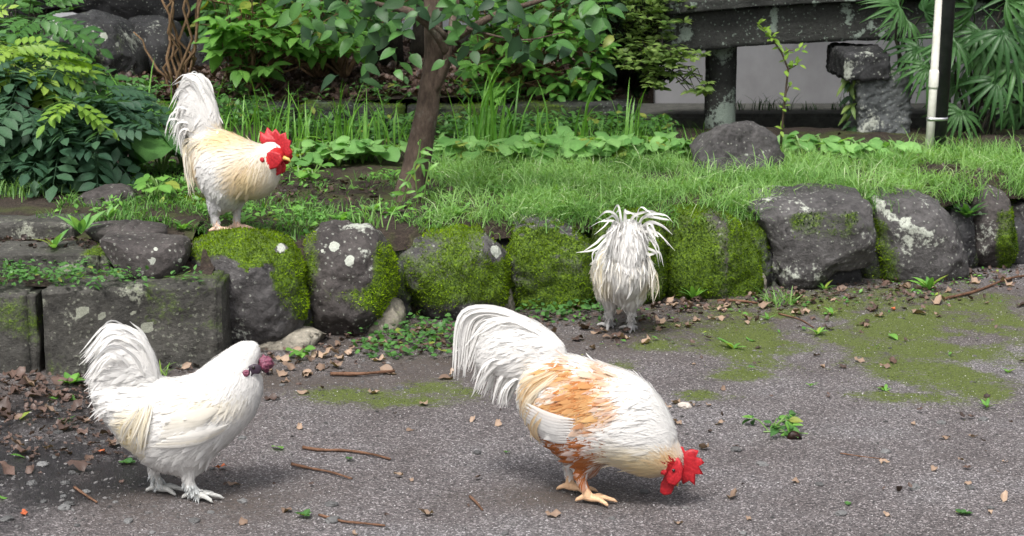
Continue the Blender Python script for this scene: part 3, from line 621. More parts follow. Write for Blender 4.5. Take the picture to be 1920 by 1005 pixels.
# ------------------------------------------------------------------ roosters
WHITE, CREAM, BUFF, GINGER, GREYW = (.82, .81, .79), (.8, .70, .46), (.70, .47, .22), (.48, .165, .045), (.62, .61, .62)
def in_poly(P, X, Z):
    ins = np.zeros(X.shape, bool); n = len(P)
    for i in range(n):
        (x0, z0), (x1, z1) = P[i], P[(i+1) % n]
        c = ((z0 > Z) != (z1 > Z)) & (X < (x1-x0)*(Z-z0)/(z1-z0+1e-12)+x0); ins ^= c
    return ins
def inflate(outline, k, cell=.0045):
    P = catmull(outline, 6, True); lo, hi = P.min(0)-2*cell, P.max(0)+2*cell
    nx, nz = (np.ceil((hi-lo)/cell)).astype(int)+1
    X, Z = np.meshgrid(lo[0]+np.arange(nx)*cell, lo[1]+np.arange(nz)*cell, indexing='ij'); ins = in_poly(P, X, Z)
    h = np.zeros_like(X)
    for _ in range(2500):
        a = .25*(np.roll(h, 1, 0)+np.roll(h, -1, 0)+np.roll(h, 1, 1)+np.roll(h, -1, 1))+cell*cell
        h = np.where(ins, a, 0)
    w_ = k*np.sqrt(h)
    fid = -np.ones(X.shape, int); bid = -np.ones(X.shape, int); V = []; Fc = []
    cells = ins[:-1, :-1] | ins[1:, :-1] | ins[:-1, 1:] | ins[1:, 1:]
    for i, j in zip(*np.nonzero(cells)):
        for (a, c) in ((i, j), (i+1, j), (i+1, j+1), (i, j+1)):
            if fid[a, c] < 0:
                if ins[a, c]:
                    fid[a, c] = len(V); V.append((X[a, c], -w_[a, c], Z[a, c])); bid[a, c] = len(V); V.append((X[a, c], w_[a, c], Z[a, c]))
                else: fid[a, c] = bid[a, c] = len(V); V.append((X[a, c], 0, Z[a, c]))
        q = ((i, j), (i+1, j), (i+1, j+1), (i, j+1)); Fc.append([fid[s] for s in q]); Fc.append([bid[s] for s in q[::-1]])
    return V, Fc
def remesh(V, Fc, vox, it=4):
    me = py_mesh('tmp', V, Fc); o = link('tmp', me)
    m = o.modifiers.new('r', 'REMESH'); m.mode = 'VOXEL'; m.voxel_size = vox; m.use_smooth_shade = True
    s = o.modifiers.new('s', 'SMOOTH'); s.factor = .5; s.iterations = it
    dg = bpy.context.evaluated_depsgraph_get(); r = bpy.data.meshes.new_from_object(o.evaluated_get(dg))
    bpy.data.objects.remove(o); bpy.data.meshes.remove(me)
    r.polygons.foreach_set('use_smooth', [True]*len(r.polygons)); return r
def arr(me):
    V = np.zeros(len(me.vertices)*3); me.vertices.foreach_get('co', V); V = V.reshape(-1, 3)
    N = np.zeros(len(me.vertices)*3); me.vertices.foreach_get('normal', N); N = N.reshape(-1, 3)
    A = np.zeros(len(me.polygons)); me.polygons.foreach_get('area', A)
    Fi = np.array([p.vertices[:3] for p in me.polygons]); return V, N, A, Fi
def strip_tmpl(n=5, pw=.8, jag=0, seed=0):
    """feather: x 0..1, half width y, z up"""
    r = random.Random(seed); V = []; Fc = []
    for i in range(n+1):
        s = i/n; wd = (math.sin(math.pi*min(1, .12+s*.88))**pw)*.5 if s < 1 else .02
        wl, wr = wd*(1-jag*r.random()), wd*(1-jag*r.random())
        z = .05*math.sin(math.pi*s*.55)
        V += [(s, -wl, z-.12*wl), (s, 0, z), (s, wr, z-.12*wr)]
    for i in range(n):
        a = 3*i; Fc += [(a, a+1, a+4, a+3), (a+1, a+2, a+5, a+4)]
    return V, Fc
FT_V, FT_F = strip_tmpl(4)
class Bird:
    def __init__(s, name, label, O, yaw, px=True):
        s.O = Vector(O); s.a = Vector((math.cos(yaw), math.sin(yaw), 0)); s.yaw = yaw; s.px = px
        s.root = thing(name, O, label, 'rooster', rz=yaw)
    def sy(s, p, k=.0):
        u = s.L(p); V = s.data[0]; d = (V[:, 0]-u[0])**2+(V[:, 2]-u[1])**2; i = np.argsort(d)[:24]; return float(np.abs(V[i, 1]).max())+k
    def L(s, p):
        if not s.px: return np.array(p, float)
        nrm = Vector((-s.a.y, s.a.x, 0)); d = ray(*p[:2]); cp = Vector((0, 0, CAM_H)); t = (s.O-cp).dot(nrm)/d.dot(nrm); q = cp+d*t-s.O
        return np.array([q.dot(s.a), q.z])
    def Ls(s, pts): return [s.L(p) for p in pts]
    def body(s, outline, k, legs, colf, legcol, zleg, vox=.0042, tail=None, tk=.4):
        V, Fc = inflate(s.Ls(outline), k); V = list(V); Fc = [tuple(f) for f in Fc]
        if tail:
            v2, f2 = inflate(s.Ls(tail), tk); o2 = len(V); V += list(v2); Fc += [tuple(i+o2 for i in f) for f in f2]
        def add(path, rad):
            v, f = tube(path, rad, 8); o = len(V); V.extend([tuple(q) for q in v]); Fc.extend([tuple(i+o for i in q) for q in f])
        for lg in legs:
            y = lg['y']; hip, hock, foot = (s.L(lg[q]) for q in ('hip', 'hock', 'foot'))
            gz = lg.get('gz', 0.)
            pf = Vector((foot[0], y, gz+.014))
            pts = [Vector((hip[0], y*.8, hip[1])), Vector((hock[0], y, hock[1])), pf]
            r0 = lg.get('r', .032)
            add([pts[0], pts[0].lerp(pts[1], .5), pts[1]], [r0, r0*(.9 if not s.px else .72), .0125])
            add([pts[1]+Vector((0, 0, .006)), pts[1].lerp(pf, .5), pf], [.013, .0105, .012])
            for an, ln in ((0, .07), (36, .056), (-36, .056), (180-12, .038)):
                d = Vector((math.cos(math.radians(an+lg.get('turn', 0))), math.sin(math.radians(an+lg.get('turn', 0))), 0))
                add([pf, pf+d*ln*.5+Vector((0, 0, .002)), pf+d*ln*.85+Vector((0, 0, -.005)), pf+d*ln+Vector((0, 0, -.011))], [.0095, .0075, .006, .002])
        me = remesh(V, Fc, vox); Vv, N, A, Fi = arr(me)
        C = np.array([legcol if v[2] < zleg(v) else colf(v) for v in Vv])
        set_col(me, C); s.b = link('body', me, M['bird_body'], s.root); s.data = (Vv, N, A, Fi); s.bvh = BVHTree.FromPolygons([tuple(q) for q in Vv], [tuple(p.vertices) for p in me.polygons]); s.colf = colf; s.zleg = zleg
    def plumage(s, n, guides, size, seed=1, lift=.22, mat='feather', skip=lambda v: False, up=None):
        """guides: (point, direction, length, width) in trace space"""
        r = np.random.default_rng(seed); V, N, A, Fi = s.data
        G = []
        for (p, q, ln, wd) in guides:
            a, c = s.L(p), s.L(q); d = c-a; d = d/np.linalg.norm(d); G.append((*a, *d, ln, wd))
        G = np.array(G); fi = r.choice(len(A), n, p=A/A.sum()); P = (V[Fi[fi, 0]]+V[Fi[fi, 1]]+V[Fi[fi, 2]])/3+r.normal(size=(n, 3))*.0015; NN = N[Fi[fi, 0]]
        keep = np.array([(p[2] > s.zleg(p)+.004) and not skip(p) for p in P]); P, NN = P[keep], NN[keep]; n = len(P)
        D2 = (P[:, None, 0]-G[None, :, 0])**2+(P[:, None, 2]-G[None, :, 1])**2; Wt = 1/(D2+2e-4)**1.6; Wt /= Wt.sum(1, keepdims=True)
        d = Wt@G[:, 2:4]; ln = Wt@G[:, 4]; wd = Wt@G[:, 5]
        T = np.stack([d[:, 0], np.zeros(n), d[:, 1]], 1); T /= np.linalg.norm(T, axis=1, keepdims=True)
        T -= NN*(T*NN).sum(1, keepdims=True); T += r.normal(size=(n, 3))*.10
        T /= np.linalg.norm(T, axis=1, keepdims=True)+1e-6; T += NN*lift*r.uniform(.2, 1.2, n)[:, None]
        sc = np.stack([ln, wd*.42, ln], 1)*size*r.uniform(.65, 1.25, (n, 1))
        C = np.array([s.colf(p) for p in P])*r.uniform(.93, 1.04, (n, 1))
        tc = np.repeat(np.linspace(.93, 1.04, 5), 3)
        T = np.stack([d[:, 0], np.zeros(n), d[:, 1]], 1)+r.normal(size=(n, 3))*.12; T -= NN*(T*NN).sum(1, keepdims=True); T /= np.linalg.norm(T, axis=1, keepdims=True)+1e-6
        L_, W_ = sc[:, 0], sc[:, 1]; cur = P.copy(); cn = NN.copy(); ct = T.copy(); rows = []; tl = lift*r.uniform(.1, 1.3, n)+(r.random(n) < .05)*lift*2
        for i in range(5):
            sfr = i/4; wd_ = np.array([.45, .9, 1., .8, .06])[i]*.5*W_; bn = np.cross(cn, ct); bn /= np.linalg.norm(bn, axis=1, keepdims=True)+1e-9
            ctr = cur+cn*(.0015+tl*L_*sfr**1.5)[:, None]
            rows += [ctr-bn*wd_[:, None]-cn*(.12*wd_)[:, None], ctr, ctr+bn*wd_[:, None]-cn*(.12*wd_)[:, None]]
            if i < 4:
                nxt = cur+ct*(L_/4)[:, None]; c2 = nxt.copy(); n2 = cn.copy()
                for j in range(n):
                    loc, nr, _i, _d = s.bvh.find_nearest(nxt[j])
                    c2[j] = loc; n2[j] = nr
                hang = np.array([q[2] for q in c2]); ct = ct-n2*(ct*n2).sum(1, keepdims=True); ct /= np.linalg.norm(ct, axis=1, keepdims=True)+1e-9; cur, cn = c2, n2*.6+cn*.4
                cn /= np.linalg.norm(cn, axis=1, keepdims=True)
        v = np.stack(rows, 1).reshape(-1, 3); f = (np.array(FT_F)[None]+(np.arange(n)*15)[:, None, None]).reshape(-1, 4)
        c = (np.repeat(C[:, None, :], 15, axis=1)*tc[None, :, None]).reshape(-1, 3)
        link('plumage', np_mesh('plumage', v, f, np.clip(c, 0, 1)), M[mat], s.root, kind='stuff')
    def feathers(s, name, guides, per, width, col, spread=.03, jit=.012, seed=3, y0=0.0, wt=.7, frays=0, side=0):
        """long curved feathers: each guide is a polyline in trace space; 'per' feathers interpolated around it"""
        r = random.Random(seed); G = [np.array(s.Ls(g)) for g in guides]
        for gi, g in enumerate(G):
            for k in range(per):
                t = r.random()*.9; h = G[min(gi+1, len(G)-1)]
                gg = g if len(h) != len(g) else g*(1-t)+h*t
                sc = r.uniform(.88, 1.04); gg = gg[0]+(gg-gg[0])*sc+np.array([[r.gauss(0, jit)*(i/len(gg)), r.gauss(0, jit)*(i/len(gg))] for i in range(len(gg))])
                P = catmull(gg, 7); n = len(P); ys = y0+r.gauss(0, 1)*spread; yo = r.gauss(0, .3)*spread
                V, Fc, C = [], [], []
                nb = Vector((0, 1, 0)); tw = r.uniform(-.9, .9)+math.copysign(.4, ys)
                cc = np.array(col(r)) if callable(col) else np.array(col)
                ly = None
                for i in range(n):
                    u = i/(n-1); pt = Vector((P[i][0], yo+ys*min(1, u*1.6), P[i][1]))
                    if side:
                        hit = s.bvh.ray_cast(Vector((P[i][0], side*.4, P[i][1])), Vector((0, -side, 0)))[0]; ly = hit.y if hit is not None else (ly if ly is not None else 0); pt.y = ly+side*(.003+.008*u+abs(ys)*.4)
                    if True: pass
                    tw = tw if not side else .3*math.sin(k*2.3); tg = P[min(i+1, n-1)]-P[max(i-1, 0)]; tg = Vector((tg[0], 0, tg[1])).normalized()
                    pn = tg.cross(nb).normalized(); bd = (pn*math.cos(tw)+nb*math.sin(tw)).normalized()
                    wv = width*(.25+.75*min(1, u*4))*(max(.03, 1-u**3.0)**.8)*.5*r.uniform(.82, 1.05)
                    fold = pn.cross(tg)*0
                    V += [pt+bd*wv+tg.cross(bd)*wv*.35, pt, pt-bd*wv+tg.cross(bd)*wv*.35]; C += [cc*(.9+.1*r.random()), cc*1.0, cc*(.9+.1*r.random())]
                for i in range(n-1):
                    a = 3*i; Fc += [(a, a+1, a+4, a+3), (a+1, a+2, a+5, a+4)]
                link(name, py_mesh(name, V, Fc, np.clip(np.array(C), 0, 1), True), M['feather'], s.root)
    def plate(s, name, pts, thick, y, mat, k=None, lab=None):
        V, Fc = inflate_fine(s.Ls(pts), thick); V = [(a, c+y, d) for a, c, d in V]
        o = link(name, py_mesh(name, V, Fc, smooth=True), M[mat], s.root)
        if lab: o['label'] = lab
        return o
    def wing(s, side, feathers_, col, width, lift=.004, seed=5):
        """folded wing: list of (root, tip) in trace space laid over the body side"""
        V, N, A, Fi = s.data; r = random.Random(seed); vs, fs, cs = [], [], []
        sel = V[:, 1]*side > 0; VV = V[sel]
        def half(u, z):
            d = (VV[:, 0]-u)**2+(VV[:, 2]-z)**2; idx = np.argsort(d)[:6]; return np.abs(VV[idx, 1]).max() if d[idx[0]] < .0009 else np.abs(VV[idx, 1]).max()*.9
        for fi, (a, c, wd) in enumerate(feathers_):
            a, c = s.L(a), s.L(c); m = (a+c)/2+np.array([0, -.006]); cu = catmull([a, m, c], 6); n = len(cu); o = len(vs)
            cc = np.array(col(r, fi) if callable(col) else col)
            for i, p in enumerate(cu):
                u = i/(n-1); t = cu[min(i+1, n-1)]-cu[max(i-1, 0)]; t = t/np.linalg.norm(t); nn = np.array([-t[1], t[0]]); hw = wd*.5*min(1, .1+u*2.2)*(math.sin(math.pi*min(.97, .2+u*.78))**.6)
                for sg in (1, 0, -1):
                    q = p+nn*hw*sg; hy = half(*q)+lift*min(1, u*3)-.008*max(0, 1-u*3.5)+.0009*fi+(.0015 if sg == 0 else 0); vs.append((q[0], side*hy, q[1])); cs.append(cc*(1 if sg == 0 else .93))
            for i in range(n-1):
                b0 = o+3*i; fs += [(b0, b0+1, b0+4, b0+3), (b0+1, b0+2, b0+5, b0+4)]
        link('wing', py_mesh('wing', vs, fs, np.clip(np.array(cs), 0, 1), True), M['feather'], s.root)
def inflate_fine(outline, thick):
    """thin comb or wattle plate with rounded thickness"""
    P = np.array(outline); c = P.mean(0); V, Fc = [], []; n = len(P); rings = [(1., 0.), (.96, .7), (.8, 1.), (.45, 1.1)]
    for sg in (-1, 1):
        for ri, (sc, th) in enumerate(rings):
            if ri == 0 and sg == 1: continue
            for p in P: q = c+(p-c)*sc; V.append((q[0], sg*th*thick, q[1]))
        V.append((c[0], sg*1.15*thick, c[1]))
    def idx(sg, ri, i):
        i %= n
        if ri == 0: return i
        return (ri*n+i) if sg == -1 else (4*n+1+(ri-1)*n+i)
    for sg in (-1, 1):
        ctr = 4*n if sg == -1 else 4*n+1+3*n
        for ri in range(3):
            for i in range(n): q = (idx(sg, ri, i), idx(sg, ri, i+1), idx(sg, ri+1, i+1), idx(sg, ri+1, i)); Fc.append(q if sg == -1 else q[::-1])
        for i in range(n): q = (idx(sg, 3, i), idx(sg, 3, i+1), ctr); Fc.append(q if sg == -1 else q[::-1])
    return V, Fc
def blob(s, name, c, r, mat, y=0, ry=None, lump=0.1, seed=0):
    D, Fc = ICO[4]; u = s.L(c); sv = Vector((seed, seed*2, 0)); V = []
    for d in D:
        h = 1+lump*noise.fractal(Vector(d)*2.2+sv, 1., 2., 3); V.append((u[0]+d[0]*r*h, y+d[1]*(ry or r)*h, u[1]+d[2]*r*h))
    return link(name, np_mesh(name, V, Fc), M[mat], s.root)
def lerp3(a, c, t): t = min(1, max(0, t)); return tuple(a[i]*(1-t)+c[i]*t for i in range(3))

# 1 -- white rooster with mulberry comb
r1 = Bird('rooster', 'white rooster with a round mulberry comb standing on wet ground by the kerb block', at_z(340, 932), math.radians(8))
q1 = lambda p: r1.L(p)
def col1(v):
    if v[2] > q1((270, 712))[1] and v[0] < q1((296, 700))[0]: return WHITE
    return col1b(v)
def col1b(v):
    a = q1((265, 800)); d = math.hypot((v[0]-a[0])/.035, (v[2]-a[1])/.06); c = lerp3(CREAM, WHITE, d-.3)
    b_ = q1((400, 740)); d = math.hypot((v[0]-b_[0])/.09, (v[2]-b_[1])/.03); return lerp3(lerp3(WHITE, CREAM, .45), c, d-.2)
z1 = r1.L((300, 890))[1]
r1.body([(298, 712), (334, 713), (370, 701), (409, 672), (438, 651), (455, 643), (472, 641), (482, 646), (486, 660), (484, 676), (484, 692), (489, 708), (491, 724), (487, 748), (468, 786), (430, 827), (402, 848), (388, 868), (375, 884), (351, 893), (325, 886), (288, 876), (240, 838), (205, 795), (180, 755), (172, 725), (200, 712), (250, 716)], .68,
 [dict(y=-.032, hip=(355, 868), hock=(352, 893), foot=(368, 934), turn=-4, r=.028), dict(y=.034, hip=(300, 860), hock=(285, 890), foot=(298, 918), turn=-4, r=.028)], col1, (.42, .42, .4), lambda v: z1-.012, tail=[(297, 716), (289, 670), (263, 628), (226, 614), (197, 625), (182, 652), (180, 688), (168, 714), (186, 748), (262, 765)], tk=.42)
r1.plumage(26000, [((480, 655), (465, 662), .012, .006), ((462, 665), (440, 690), .025, .007), ((488, 705), (480, 730), .02, .007), ((430, 680), (400, 735), .05, .010), ((470, 740), (455, 790), .04, .012), ((400, 740), (350, 765), .05, .014), ((330, 730), (280, 745), .05, .014), ((430, 800), (410, 830), .035, .014), ((330, 800), (270, 812), .045, .014), ((240, 760), (190, 770), .05, .012), ((240, 820), (205, 812), .04, .01), ((350, 860), (350, 890), .03, .010), ((290, 860), (280, 890), .03, .01), ((190, 740), (160, 750), .045, .010), ((280, 690), (270, 650), .05, .008), ((250, 650), (215, 630), .05, .008), ((215, 640), (185, 665), .05, .008), ((240, 690), (205, 690), .05, .008), ((210, 720), (175, 730), .05, .008)], 1.0, 21, .035, skip=lambda v: math.hypot((v[0]-q1((470, 687))[0])/.021, (v[2]-q1((470, 687))[1])/.013) < 1 or math.hypot(v[0]-q1((490, 681))[0], v[2]-q1((490, 681))[1]) < .011)
r1.plumage(1100, [((430, 680), (400, 735), .05, .022), ((400, 740), (350, 765), .05, .036), ((330, 730), (280, 745), .05, .03), ((330, 800), (270, 812), .05, .036), ((240, 760), (190, 770), .05, .03), ((350, 860), (345, 890), .04, .03)], 1.0, 121, .10, skip=lambda v: v[0] > q1((440, 700))[0])
TW = lambda r: np.array(WHITE)*r.uniform(.93, 1.03)
r1.feathers('tail_feather', [[(292, 740), (293, 690), (272, 640), (240, 614)], [(280, 745), (272, 650), (215, 607), (155, 668)], [(275, 750), (258, 668), (210, 628), (162, 678)], [(268, 755), (245, 690), (205, 655), (170, 700)], [(265, 758), (230, 712), (195, 690), (160, 718)], [(262, 765), (220, 735), (190, 730), (168, 745)], [(260, 775), (225, 762), (195, 762), (178, 778)]], 24, .010, TW, .022, .008, 31)
r1.feathers('saddle_feather', [[(278, 738), (262, 780), (246, 838)], [(285, 742), (272, 790), (262, 835)], [(292, 745), (281, 790), (277, 826)], [(265, 745), (235, 790), (228, 828)]], 12, .005, lambda r: lerp3(WHITE, CREAM, r.uniform(0, .6)), .012, .009, 32, side=-1)
r1.feathers('saddle_feather', [[(278, 738), (262, 780), (246, 838)], [(265, 745), (235, 790), (228, 828)]], 9, .005, lambda r: lerp3(WHITE, CREAM, r.uniform(0, .6)), .012, .009, 33, side=1)
wf = [((425, 745), (300+i*4, 800-i*9), .030) for i in range(5)] + [((435, 790-i*4), (285+i*10, 818-i*6), .018) for i in range(4)]
for sd in (-1, 1): r1.wing(sd, wf, lambda r, i: np.array(lerp3(WHITE, CREAM, r.uniform(0, .3))), .02, seed=34)
blob(r1, 'comb', (498, 680), .0185, 'comb_mulberry', -.006, .021, .3, 3)
[blob(r1, 'ear_lobe', (461, 690), .0085, 'comb_mulberry', sd*r1.sy((462, 689), .001), .005, .25, 4) for sd in (-1, 1)]
for sd in (-1, 1):
    r1.plate('face', [(455, 684), (464, 678), (476, 675), (487, 677), (490, 686), (486, 693), (476, 693), (470, 699), (459, 697)], .005, sd*r1.sy((474, 685), -.001), 'face_dark'); blob(r1, 'eye', (475, 681), .0045, 'eye', sd*r1.sy((474, 684), .004), .003, 0)
V, Fc = tube([Vector((q1((488, 686))[0], 0, q1((488, 686))[1])), Vector((q1((500, 696))[0], 0, q1((500, 696))[1])), Vector((q1((504, 704))[0], 0, q1((504, 704))[1]))], [.009, .006, .001], 8); link('beak', py_mesh('beak', V, Fc, smooth=True), M['face_dark'], r1.root)
# feathered shanks
def shank_tufts(b, legs, n, col, seed, ln=.022):
    r = np.random.default_rng(seed); P, T = [], []
    for lg in legs:
        a, c = b.L(lg['hock']), b.L(lg['foot'])
        for _ in range(n):
            t = r.uniform(0, 1); an = r.uniform(0, 6.28); P.append((a[0]+(c[0]-a[0])*t+.009*math.cos(an), lg['y']+.009*math.sin(an), a[1]*(1-t)+(lg.get('gz', 0)+.018)*t)); T.append((.5*math.cos(an)+.1, .5*math.sin(an), -.7))
    P, T = np.array(P), np.array(T); k = len(P); sc = np.stack([np.full(k, ln), np.full(k, .007), np.full(k, ln)], 1)*r.uniform(.6, 1.2, (k, 1))
    N = T+r.normal(size=(k, 3)); v, f, c = mass(FT_V, FT_F, T, N, P, sc, np.tile(col, (k, 1))*r.uniform(.7, 1.1, (k, 1)))
    link('shank_feathers', np_mesh('shank', v, f, np.clip(c, 0, 1)), M['feather'], b.root, kind='stuff')
shank_tufts(r1, [dict(y=-.032, hock=(352, 893), foot=(372, 930)), dict(y=.034, hock=(285, 890), foot=(300, 920))], 60, (.62, .64, .64), 41)

# 2 -- white and ginger rooster pecking
r2 = Bird('rooster', 'white rooster with ginger wing patches bending down to peck the gravel', at_z(1105, 935), math.radians(-14))
q2 = r2.L
def col2(v):
    if v[0] < q2((1010, 700))[0] and v[2] > q2((1000, 728))[1]+(v[0]-q2((1000, 728))[0])*-.35: return WHITE
    a = q2((1267, 878))
    if math.hypot((v[0]-a[0])/.018, (v[2]-a[1])/.03) < 1: return (.5, .02, .022)
    return col2b(v)
def col2b(v):
    n = noise.fractal(Vector((v[0]*22, v[1]*22, v[2]*22)), 1., 2., 4); n2 = noise.fractal(Vector((v[0]*60, v[1]*60, v[2]*60)), 1., 2., 3)
    def d(p, rx, rz): a = q2(p); return math.hypot((v[0]-a[0])/rx, (v[2]-a[1])/rz)
    c = WHITE
    k = 1.3-min(d((1125, 735), .07, .06), d((1060, 742), .06, .024), d((1075, 690), .05, .025)*1.25)+.55*n
    c = lerp3(c, lerp3(GINGER, BUFF, .5+.8*n2), k*1.6)
    k = 1.3-min(d((1065, 825), .06, .042), d((1115, 845), .042, .055))+.2*n+1.4*n2; c = lerp3(c, GINGER, k*1.3)
    k = 1.1-d((1010, 700), .05, .05)+.3*n; c = lerp3(c, lerp3(BUFF, CREAM, .3+n2), k)
    k = 1.2-d((1235, 868), .06, .045); c = lerp3(c, lerp3(CREAM, BUFF, .35), k)
    k = 1.1-d((1195, 850), .09, .05); c = lerp3(c, CREAM, k*.7)
    k = 1.2-d((1262, 855), .03, .03); c = lerp3(c, BUFF, k*.8)
    return c
legs2 = [dict(y=-.038, hip=(1098, 862), hock=(1092, 888), foot=(1112, 934), turn=14, r=.03), dict(y=.036, hip=(1066, 850), hock=(1060, 876), foot=(1064, 912), turn=10, r=.026)]
z2 = r2.L((1090, 886))[1]
r2.body([(1030, 667), (1058, 668), (1090, 675), (1138, 689), (1179, 702), (1211, 722), (1240, 757), (1260, 795), (1269, 830), (1278, 850), (1280, 872), (1272, 886), (1256, 888), (1238, 890), (1222, 891), (1196, 886), (1163, 871), (1138, 862), (1124, 876), (1108, 892), (1088, 892), (1068, 868), (1046, 846), (1020, 822), (990, 788), (972, 744), (978, 702), (1000, 675)], .72, legs2, col2, (.62, .4, .24), lambda v: z2-.008, tail=[(1058, 672), (1046, 637), (1006, 610), (952, 599), (914, 606), (897, 634), (894, 674), (908, 698), (940, 702), (975, 716), (1005, 725)], tk=.42)
r2.plumage(30000, [((1265, 850), (1245, 830), .02, .006), ((1225, 860), (1180, 850), .05, .007), ((1245, 790), (1190, 790), .06, .008), ((1200, 740), (1150, 760), .06, .010), ((1170, 830), (1130, 820), .05, .008), ((1130, 720), (1080, 740), .045, .014), ((1060, 690), (1010, 715), .06, .009), ((1000, 700), (975, 745), .055, .008), ((1090, 780), (1040, 790), .04, .014), ((1080, 840), (1055, 850), .035, .012), ((1110, 860), (1105, 885), .03, .011), ((1010, 780), (985, 800), .045, .009), ((1150, 860), (1120, 860), .035, .01), ((1040, 650), (1010, 620), .05, .008), ((990, 620), (940, 612), .06, .008), ((930, 620), (905, 650), .05, .008), ((970, 660), (920, 670), .06, .008), ((930, 680), (910, 700), .05, .007), ((980, 700), (950, 710), .05, .007)], 1.0, 22, .03, skip=lambda v: math.hypot((v[0]-q2((1266, 880))[0])/.016, (v[2]-q2((1266, 880))[1])/.026) < 1)
r2.plumage(2200, [((1245, 790), (1190, 790), .055, .016), ((1200, 740), (1150, 760), .055, .02), ((1130, 720), (1080, 740), .045, .034), ((1060, 690), (1010, 715), .05, .024), ((1090, 780), (1040, 790), .04, .036), ((1080, 840), (1055, 850), .035, .03), ((1170, 830), (1130, 820), .05, .016)], 1.0, 122, .10, skip=lambda v: v[0] > q2((1240, 860))[0])
r2.feathers('tail_feather', [[(1050, 692), (1052, 655), (1020, 615), (960, 600)], [(1040, 690), (1005, 610), (930, 585), (862, 640)], [(1030, 692), (985, 618), (905, 600), (866, 690)], [(1022, 695), (965, 640), (915, 640), (895, 700)], [(1015, 700), (955, 665), (915, 680), (890, 728)], [(1010, 705), (965, 685), (935, 705), (918, 752)], [(1005, 712), (975, 705), (955, 725), (945, 760)]], 24, .010, TW, .018, .008, 35)
r2.feathers('tail_feather', [[(1035, 690), (975, 592), (868, 585), (852, 712)], [(1032, 692), (970, 600), (885, 590), (862, 690)]], 16, .012, TW, .008, .004, 36)
r2.feathers('saddle_feather', [[(1050, 682), (1010, 700), (975, 745)], [(1060, 690), (1015, 730), (990, 770)], [(1035, 680), (990, 700), (968, 730)], [(1020, 740), (1000, 780), (1000, 815)], [(1035, 760), (1015, 790), (1018, 825)]], 12, .0045, lambda r: lerp3(lerp3(WHITE, CREAM, .5), BUFF, r.uniform(0, .75)), .012, .008, 37, side=-1)
r2.feathers('saddle_feather', [[(1050, 682), (1010, 700), (975, 745)], [(1060, 690), (1015, 730), (990, 770)]], 9, .0045, lambda r: lerp3(CREAM, BUFF, r.uniform(0, .75)), .012, .008, 38, side=1)
wf = [((1098, 806-i*4), (1012-i*4, 800-i*7), .012) for i in range(4)] + [((1100, 790-i*5), (990+i*2, 774-i*7), .015) for i in range(6)]
for sd in (-1, 1): r2.wing(sd, wf, lambda r, i: np.array(WHITE)*r.uniform(.9, 1.02), .02, seed=39)
jag = [(1253, 842), (1266, 836), (1280, 838), (1284, 847), (1296, 842), (1310, 845), (1305, 857), (1314, 860), (1321, 868), (1310, 875), (1319, 890), (1304, 890), (1303, 911), (1292, 902), (1280, 909), (1276, 896), (1272, 880), (1262, 860)]
r2.plate('comb', jag, .0045, .002, 'comb_red')
for sd in (-1, 1):
    r2.plate('wattle', [(1256, 880), (1262, 890), (1265, 910), (1260, 924), (1247, 926), (1239, 920), (1240, 905), (1247, 890)], .004, sd*.012, 'comb_red')
    r2.plate('face', [(1256, 858), (1276, 850), (1285, 868), (1282, 892), (1270, 904), (1256, 900), (1249, 882)], .005, sd*r2.sy((1266, 878), -.001), 'comb_red')
    blob(r2, 'eye', (1268, 873), .004, 'eye', sd*r2.sy((1268, 873), .005), .003, 0)
    blob(r2, 'ear_lobe', (1250, 874), .008, 'comb_red', sd*r2.sy((1252, 874)), .004, .2, 4)
P = [q2(p) for p in ((1266, 886), (1270, 900), (1270, 912))]
V, Fc = tube([Vector((p[0], 0, p[1])) for p in P], [.009, .006, .001], 8); link('beak', py_mesh('beak', V, Fc, smooth=True), M['beak'], r2.root)

# 3 -- cream rooster on top of the wall
O3 = at_y(427, 436, 6.30)
r3 = Bird('rooster', 'cream rooster with tall upright white tail standing on the mossy boulder', O3, math.radians(-16))
q3 = r3.L
def col3(v):
    if v[2] > q3((400, 243))[1] and v[0] < q3((414, 240))[0]: return WHITE
    a = q3((523, 293))
    if math.hypot((v[0]-a[0])/.024, (v[2]-a[1])/.032) < 1: return (.5, .02, .022)
    return col3b(v)
def col3b(v):
    n = noise.fractal(Vector((v[0]*20, v[1]*20, v[2]*20)), 1., 2., 3)
    def d(p, rx, rz): a = q3(p); return math.hypot((v[0]-a[0])/rx, (v[2]-a[1])/rz)
    c = lerp3(WHITE, GREYW, 1.2-d((410, 380), .09, .06))
    c = lerp3(c, lerp3(CREAM, BUFF, .3+.35*n), 1.3-d((485, 325), .075, .085)); c = lerp3(c, lerp3(CREAM, BUFF, .45), 1.2-d((378, 300), .032, .075))
    c = lerp3(c, lerp3(CREAM, BUFF, .3), (1.25-d((440, 262), .12, .035))); c = lerp3(c, WHITE, (1.15-d((420, 295), .045, .05))*1.5)
    return c
legs3 = [dict(y=-.03, hip=(412, 375), hock=(408, 402), foot=(417, 434), turn=10, r=.036), dict(y=.032, hip=(440, 370), hock=(437, 394), foot=(436, 430), turn=10, r=.034)]
z3 = q3((410, 402))[1]
r3.body([(395, 244), (421, 248), (461, 265), (489, 273), (500, 268), (515, 268), (528, 280), (532, 296), (524, 308), (522, 326), (514, 350), (490, 369), (462, 372), (449, 380), (438, 392), (425, 394), (415, 401), (403, 398), (392, 365), (374, 342), (364, 305), (357, 272), (372, 250)], .74, legs3, col3, (.66, .45, .34), lambda v: z3-.004, tail=[(412, 255), (406, 202), (392, 168), (379, 146), (360, 139), (345, 147), (338, 182), (342, 220), (354, 255), (375, 268)], tk=.42)
